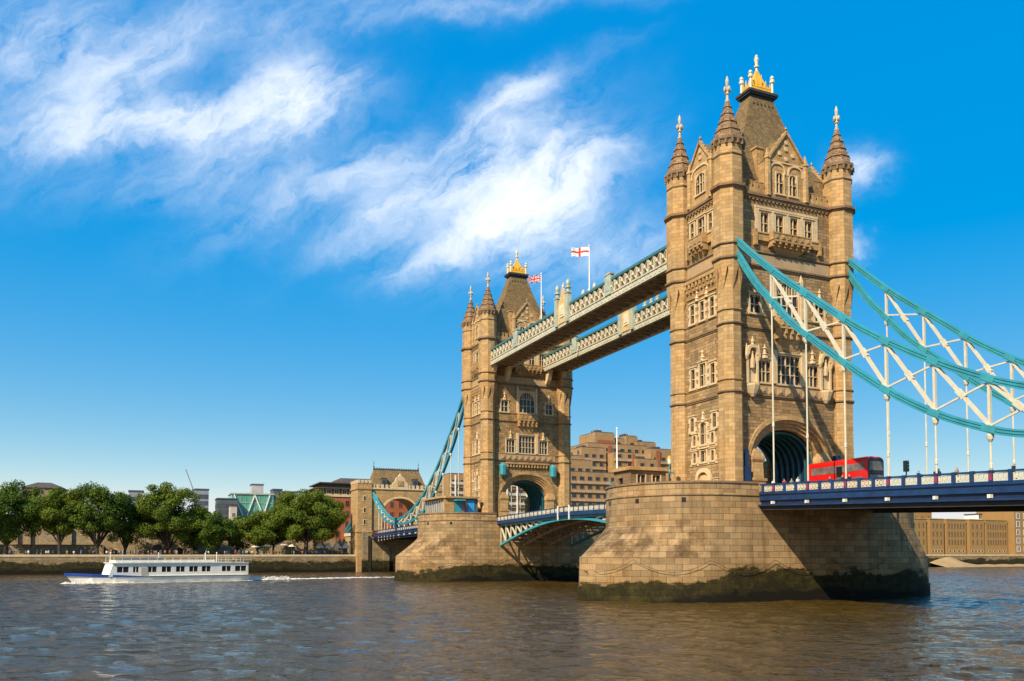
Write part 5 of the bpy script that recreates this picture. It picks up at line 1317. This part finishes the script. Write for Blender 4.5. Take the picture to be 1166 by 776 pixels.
for a, c in ((-37.5, -33.5), (-28, -31.5), (-28, -24), (-21, -24)): m.bar((-329.5, a, 34), (-329.5, c, 24), .5)
m.build('strut', 'white_paint', t)
m = MB()
for z in (22, 26, 30): m.box(-329.98, -329.8, -38.5, -19.2, z, z+.25)
for k in range(1, 9): m.box(-329.98, -329.85, -38.5+2.14*k-.08, -38.5+2.14*k+.08, 5, 34.2)
m.build('mullion', 'sage', t)
block('plain concrete lift tower rising behind the green glass building', -350, -27.0, -21.5, 40.5, 8, 'concrete', 1, 3, .8, 1.2, 'dark_panel')
block('dark grey block joined to the right of the concrete lift tower', -333, -19.0, -14.8, 37.0, 10, 'dark_panel', 2, 9, 1.2, 1.4, 'grey_panel')
block('beige office building showing over the broad plane tree', -338, -14.6, -2.0, 36.4, 12, 'beige_panel', 5, 9, 1.3, 1.5, 'grey_panel')
t = thing('tower_crane', (-345, -55, 5), 'thin distant crane jib slanting up beside the grey office tower', 'crane')
m = MB()
for a, c in ((-.7, -.7), (.7, -.7), (.7, .7), (-.7, .7)): m.bar((-345+a, -54.6+c, 5), (-345+a, -54.6+c, 36), .22)
for k in range(15): m.bar((-344.3, -55.3, 6+2*k), (-344.3, -53.9, 8+2*k), .15)
m.build('mast', 'steel_grey', t)
m = MB(); m.bar((-345, -54.6, 36), (-345, -58.4, 46.5), .5); m.bar((-345, -54.6, 37), (-345, -52.6, 36.6), .6); m.build('jib', 'steel_grey', t)
m = MB(); m.box(-346, -344, -55.4, -53.8, 35, 37); m.build('cab', 'dark_panel', t)

# ------------------------------------------------------------------ red brick building behind the gatehouse
t = thing('brick_building', (-215, 10, 5), 'red brick building with dark set-back roof storeys behind the gatehouse', 'building')
m = MB(); m.box(-240, -215, -20.5, 44, 5, 26.4); m.build('wall', 'red_brick', t)
m = MB(); m.box(-240, -214.7, -20.8, 44.3, 26.4, 27.2); m.build('cornice', 'light_stone', t)
m = MB(); m.box(-239, -216.5, -19.5, 43, 27.2, 29.4); m.box(-238.9, -215.4, -20.3, 43.4, 29.4, 29.8); m.box(-238, -218, -17, 42, 29.8, 31.4); m.box(-238.6, -217, -18.5, 42.6, 31.4, 31.8); m.loft([[(-237, -13, 31.8), (-219, -13, 31.8), (-219, 6, 31.8), (-237, 6, 31.8)], [(-234, -10, 33.8), (-221, -10, 33.8), (-221, 3, 33.8), (-234, 3, 33.8)]]); m.build('roof', 'grey_slate', t)
put_windows(t, grid(-215, rng(-20.5, 19.5, 12), (23.0, 19.2, 15.4, 11.6, 7.8)), 1.25, 2.0, 'red_brick', 'glass'); 
put_windows(t, grid(-216.5, rng(-19.5, 20, 14), (27.5,)), 1.5, 1.6, 'light_stone', 'pane')
block('brick office with a wide dark roof between the steep chain and the farther tower', -232, 20, 38, 31.0, 20, 'brown_brick', 7, 5, 1.5, 1.8, 'cream', 'building', 5, 'office_block', False, 'grey_slate')

# ------------------------------------------------------------------ north gatehouse (abutment tower)
t = thing('gatehouse', (-183, 0, 0), 'stone gatehouse with steep slate roof and wide arch at the far end of the bridge', 'gatehouse')
GX = -176.5; F = lambda s, d, z: (GX+d, s, z); m = MB()
A = arch_pts(5.9, 5.6, 18.2, 18)
m.wall(F, -9.6, -5.9, 13.0, 27.0, [(-8.0, -7.2, 21.8, 23.6)]); m.wall(F, 5.9, 9.6, 13.0, 27.0, [(7.2, 8.0, 21.8, 23.6)])
for p, q in zip(A, A[1:]): m.quad([F(p[0], 0, p[1]), F(q[0], 0, q[1]), F(q[0], 0, 27.0), F(p[0], 0, 27.0)])
A2 = [(-5.9, 13)]+A+[(5.9, 13)]
m.loft([[(GX-x, s, z) for s, z in A2] for x in (0, 10)], cap=False, close=False)
m.box(GX-10, GX-.01, -9.5, -5.95, 13, 26.9); m.box(GX-10, GX-.01, 5.95, 9.5, 13, 26.9); m.box(GX-10, GX-.01, -9.4, 9.4, 24.2, 26.9)
m.build('wall', 'turret_stone', t)
m = MB(); B2 = arch_pts(6.5, 6.2, 18.2, 18); m.loft([[F(p[0], d, p[1]) for p, d in ((q, -.3), (q2, -.3), (q2, .25), (q, .25))] for q, q2 in zip(A, B2)]); m.build('arch_moulding', 'light_stone', t)
for sg in (-1, 1):
    m = MB(); y0, y1 = sorted((sg*9.6, sg*14.2)); m.box(GX-9, GX+.6, y0, y1, -3, 28.4); m.box(GX-9.2, GX+.8, y0-.2, y1+.2, 12.6, 13.3); m.box(GX-9.2, GX+.85, y0-.25, y1+.25, 26.4, 27.0); m.build('side_tower', 'turret_stone', t)
    m = MB()
    for k in range(4): m.box(GX-.2, GX+.75, y0+.1+1.18*k, y0+.8+1.18*k, 28.4, 29.4)
    for k in range(7): m.box(GX-8.8+1.35*k, GX-8.1+1.35*k, *( (y0-.15, y0+.45) if sg < 0 else (y1-.45, y1+.15)), 28.4, 29.4)
    m.build('battlement', 'light_stone', t)
    for z in (15.0, 18.8, 22.6):
        m = MB(); yc = (y0+y1)/2; m.box(GX+.58, GX+.72, yc-.5, yc+.5, z, z+1.8); o = m.build('window', 'light_stone', t)
        m = MB(); m.box(GX+.7, GX+.735, yc-.3, yc+.3, z+.2, z+1.6); m.build('pane', 'glass', o)
m = MB(); m.fr(F, -9.55, 9.55, -.4, .3, 26.6, 27.1); 
for k in range(13): m.fr(F, -9.3+1.48*k, -8.5+1.48*k, -.3, .1, 27.1, 28.2)
m.build('battlement', 'light_stone', t)
m = MB(); m.loft([[(GX-9.5, -9.2, 27.0), (GX-.5, -9.2, 27.0), (GX-.5, 9.2, 27.0), (GX-9.5, 9.2, 27.0)], [(GX-5.6, -7.6, 33.4), (GX-4.4, -7.6, 33.4), (GX-4.4, 7.6, 33.4), (GX-5.6, 7.6, 33.4)]]); rf = m.build('roof', 'slate', t)
m = MB(); m.box(GX-5.7, GX-4.3, -7.7, 7.7, 33.4, 33.75)
for k in range(20): m.box(GX-5.1, GX-4.9, -7.5+.77*k, -7.2+.77*k, 33.75, 34.1)
m.build('ridge', 'lead', rf)
for y in (-7.6, 7.6): m = MB(); m.lathe(GX-5, y, [(33.4, .2), (34.2, .1), (34.4, .3), (34.6, .1), (35.3, .05), (35.5, .2), (35.7, .05), (36.6, .02)], 6); m.build('finial', 'lead', rf)
m = MB(); F1 = lambda s, d, z: F(s, d+.1, z); m.loft([[F1(s, d, z) for s, z in ((-2.6, 27), (2.6, 27), (2.6, 28.6), (1.7, 29.4), (1.4, 30.4), (.6, 31.0), (0, 32.0), (-.6, 31.0), (-1.4, 30.4), (-1.7, 29.4), (-2.6, 28.6))] for d in (-1.2, .1)]); g = m.build('gable', 'light_stone', t)
m = MB(); m.fr(F1, -1.0, 1.0, .1, .25, 27.8, 29.6); m.fr(F1, -.4, .4, .25, .35, 28.2, 29.3); m.build('relief', 'turret_stone', g)
for y in (-5.2, 5.2):
    m = MB(); m.fr(F, y-.9, y+.9, -3, -.55, 27.4, 30.2); d = m.build('dormer', 'dark_panel', t); m = MB(); m.fr(F, y-.6, y+.6, -.58, -.5, 28.0, 29.6); m.build('pane', 'glass', d)
    m = MB(); m.fr(F, y-1.1, y+1.1, -3, -.4, 30.2, 30.45); m.build('dormer_roof', 'slate', d)
m = MB(); m.box(GX-10, GX+1.2, -9.5, 9.5, -3, 11.2)
o = m.build('river_base', 'quay_stone', t)
for y in (-12, -5, 2, 9): m = MB(); m.box(GX+1.2, GX+2.2, y-.9, y+.9, -3, 8.5 if y > -10 else 12.5); m.build('base_buttress', 'quay_stone', t)

# approach road behind the gatehouse, on arches
t = thing('approach_viaduct', (-230, 0, 5), 'stone approach road on arches with pale parapet, left of the gatehouse', 'viaduct')
F = lambda s, d, z: (s, -9.6-d, z); m = MB()
m.wall(F, -330, -186, 4.9, 12.0, [(-195.5, -189.0, 4.9, 10.2), (-209, -199.5, 4.9, 10.2)], 3); m.box(-330, -186, -9.59, 9.6, 11.8, 12.0); m.build('wall', 'wall_stone', t)
m = MB(); m.box(-330, -186, -9.9, -9.5, 12.0, 13.1); m.box(-330, -186, 9.5, 9.9, 12.0, 13.1); m.build('parapet', 'cream', t)
t = thing('anchor_chain', (-200, -9.2, 12), 'short teal chain slanting down behind the left tower of the gatehouse', 'chain')
m = MB(); m.sweep([(-186+(-32)*k/10, -9.3, 25.5-12.5*(k/10)**.85) for k in range(11)], ibeam(.6, .45, .9)); m.build('upper_chord', 'teal', t)
m = MB(); m.sweep([(-186+(-30)*k/10, -9.3, 23.5-11.0*(k/10)**.7) for k in range(11)], ibeam(.6, .45, .6)); m.build('lower_chord', 'teal', t)

# parasols and awnings of the riverside cafes
for i, (y, z, r) in enumerate(((-44.5, 8.6, 1.7), (-41.2, 8.9, 1.9), (-36.8, 9.2, 2.2), (-33.6, 8.8, 1.7))):
    lb = ['leftmost pale cafe parasol, by the thin trunk of the bushy tree', 'second pale parasol from the left, under the dark tree', 'largest pale parasol left of the plane tree trunk', 'pale parasol nearest to the plane tree trunk'][i]
    t = thing('cafe_parasol', (-182.5, y, 5.06), lb, 'parasol', 'cafe parasols'); m = MB(); m.lathe(-182.5, y, [(5.06, .05), (z, .05)], 6); m.build('pole', 'cream', t)
    m = MB(); m.lathe(-182.5, y, [(z-.8, r), (z-.75, r), (z, .1)], 8); m.build('canopy', 'parasol', t)
for i, y in enumerate((-24.6, -21.8, -19.0, -16.2)):
    lb = ['leftmost cream awning stall right of the plane tree', 'second cream awning stall right of the plane tree', 'third cream awning stall right of the plane tree', 'cream awning stall next to the gatehouse'][i]
    t = thing('awning_stall', (-184, y, 5.06), lb, 'stall', 'awning stalls by the gatehouse'); m = MB()
    m.loft([[(-185.5, y-1.25, 7.6), (-182.3, y-1.25, 7.6), (-182.3, y+1.25, 7.6), (-185.5, y+1.25, 7.6)], [(-184.1, y-.2, 9.4), (-183.7, y-.2, 9.4), (-183.7, y+.2, 9.4), (-184.1, y+.2, 9.4)]]); m.build('roof', 'parasol', t)
    m = MB()
    for a, c in ((-185.3, -1.1), (-182.5, -1.1), (-182.5, 1.1), (-185.3, 1.1)): m.box(a-.05, a+.05, y+c-.05, y+c+.05, 5.06, 7.6)
    m.build('frame', 'dark_panel', t)
    m = MB(); m.box(-184.9, -182.9, y-.9, y+.9, 5.06, 6.1); m.build('counter', 'dark_panel', t)

# ------------------------------------------------------------------ stepped brown hotel behind the middle span
t = thing('hotel', (-198, 95, 5), 'big stepped brown concrete hotel seen between the two bridge towers', 'hotel')
HB = [(-190, 62, 90, 36.5, 22), (-192, 66, 80, 41.2, 22), (-197, 70, 79, 43.4, 18), (-199, 79, 90, 47.2, 18), (-203, 84, 112, 49.6, 18), (-206, 89, 98, 54.6, 14), (-208, 98, 104, 52.8, 14), (-207, 104, 109.5, 54.0, 14), (-205, 108, 117, 51.6, 16), (-195, 91, 101, 45.4, 16), (-193, 100, 110, 43.0, 14), (-198, 110, 122, 48.0, 14), (-190, 113, 136, 39.0, 20), (-186, 20, 62, 33.5, 20), (-205, 121, 150, 43, 20)]
m = MB()
for x, a, c, z, d in HB: m.box(x-d, x-.001*HB.index((x, a, c, z, d)), a, c, 5, z)
m.build('wall', 'concrete_brown', t)
m = MB()
for x, a, c, z, d in HB:
    n = int((z-9)/3.3)
    for k in range(max(0, n-7), n):
        zz = 9+3.3*k; m.box(x, x+.5, a+.25, c-.25, zz, zz+1.0)
m.build('balcony_band', 'concrete_pale', t)
m = MB()
for (x, a, c, z, d) in HB: m.box(x-d+.5, x-.3, a+.4, c-.4, z, z+.35); m.box(x-d*.6, x-d*.3, a+(c-a)*.3, a+(c-a)*.6, z+.35, z+1.6)
m.build('roof_plant', 'grey_slate', t)
for i, y in enumerate((90, 95, 106, 108)): m = MB(); m.lathe(-210, y, [(53.9, .2), (57+i % 2*1.2, .08)], 5); m.build('mast', 'steel_grey', t)
m = MB(); m.box(-195, -194.4, 99.2, 100.6, 20, 45); m.box(-198, -197.4, 112.2, 114.2, 20, 47.4); m.box(-203, -202.6, 93.0, 94.6, 40, 49); m.box(-206, -205.7, 90, 97, 49.8, 51.6); m.build('stair_slot', 'red_brick', t)
def spots(sel, per, skip=0):
    o = []
    for x, a, c, z, d in sel:
        n = int((z-9)/3.3)
        for k in range(n-1, max(-1, n-7), -1):
            for y in rng(a+.5, c-.5, max(1, int((c-a)/per))): o.append((x+.02, y, 10.35+3.3*k, 0))
    return o
put_windows(t, spots(HB[:2], 3.4), 1.9, 1.35, 'concrete_brown', 'glass', 1)
put_windows(t, spots(HB[2:9], 3.2)[:98], 1.7, 1.3, 'concrete_brown', 'glass', 1)
put_windows(t, spots(HB[9:13], 3.4), 1.7, 1.3, 'concrete_brown', 'glass', 1)
put_windows(t, spots(HB[13:14], 3.2), 1.8, 1.3, 'concrete_brown', 'glass', 1)
put_windows(t, gridw(62, (-193, -198, -204), [15+3.3*k for k in range(6)])+gridw(66, (-196, -203), [36.6, 38.6])+gridw(79, (-201.5, -207), [44.8]), 1.5, 1.2, 'concrete_brown', 'glass', 1)
t2 = thing('terrace_block', (-186, 43, 5), 'pale terraced block with white columns seen through the arch of the farther tower', 'building')
m = MB()
for k in range(7): m.box(-185.9, -185.0, 20.5, 65.5, 10+3.3*k, 10.9+3.3*k)
m.build('balcony_band', 'beige_panel', t2)
m = MB()
for k in range(12): y = 22+3.9*k; m.box(-184.98, -184.6, y-.2, y+.2, 5, 33)
m.build('column', 'white_paint', t2)

# ------------------------------------------------------------------ wharf warehouses on the right
t = thing('wharf_building', (-186, 270, 5), 'golden brick wharf building with rows of paired windows, seen under the right span', 'building')
bays = [(228, 248.0, 21.5), (249.8, 258.4, 21.5), (260.8, 273.4, 21.5), (275.2, 285.0, 21.6), (286.8, 301.5, 21.6)]
m = MB()
for i, (a, c, z) in enumerate(bays): m.box(-200, -186+(.9 if i % 2 else .4), a, c, 5, z)
m.box(-200, -187, 228.1, 301.4, 5, 21.2); m.build('wall', 'brown_brick', t)
m = MB()
for i, (a, c, z) in enumerate(bays): m.box(-199.9, -186+(1.1 if i % 2 else .6), a-.2, c+.2, z, z+.35)
m.build('cornice', 'turret_stone', t)
sp = []
for i, (a, c, z) in enumerate(bays):
    n = {0: 7, 1: 3, 2: 6, 3: 3, 4: 8}[i]
    for y in rng(a+.6, c-.6, n):
        for zz in (17.6, 13.9, 10.2): sp.append((-186+(.9 if i % 2 else .4)+.003, y, zz, 0))
put_windows(t, sp, .95, 2.0, 'brown_brick', 'glass', 2)
sp = [(-186+(.9 if i % 2 else .4)+.003, y, 6.6, 0) for i, (a, c, z) in enumerate(bays) for y in rng(a+.6, c-.6, 4)]
put_windows(t, sp, 1.3, .9, 'light_stone', 'glass', 1)
block('brown brick upper block above the left end of the wharf building', -202, 236, 271, 26.0, 10, 'brown_brick', 8, 6, .9, 1.8, 'brown_brick', 'building', 5, 'warehouse', False, 'grey_slate')
block('white railed penthouse on top of the wharf building', -200, 301, 311, 25.2, 8, 'white_paint', 8, 1, 1.4, 1.8, 'grey_panel', 'penthouse', 21.3, 'penthouse', False, 'grey_slate')
block('tall brown block with balconies at the right edge under the span', -183, 303, 352, 31.5, 20, 'brown_brick', 10, 6, 2.0, 2.4, 'white_paint', 'building', 5, 'warehouse', False, 'red_brick')
block('dark roofed block behind the penthouse of the wharf building', -224, 366, 430, 39.0, 16, 'brown_brick', 10, 8, 1.5, 2.0, 'white_paint', 'building', 5, 'warehouse', False, 'grey_slate')
m = MB(); nx, ny = 10, 40
hgt = lambda i, j: max(-.6, (1-i/nx)*(1.0+3.4*math.exp(-((j/ny*120-11)/9.5)**2)+.15*math.sin(j*1.7))-.5*(i/nx))
for i in range(nx):
    for j in range(ny):
        P = lambda a, b_: (-177.6+11*a/nx, 240+120*b_/ny, hgt(a, b_))
        m.quad([P(i, j), P(i+1, j), P(i+1, j+1), P(i, j+1)])
tag(m.build('sand_bank', 'sand', smooth=True), kind='structure')

for o in scene.objects:
    if '_o' in o: del o['_o']
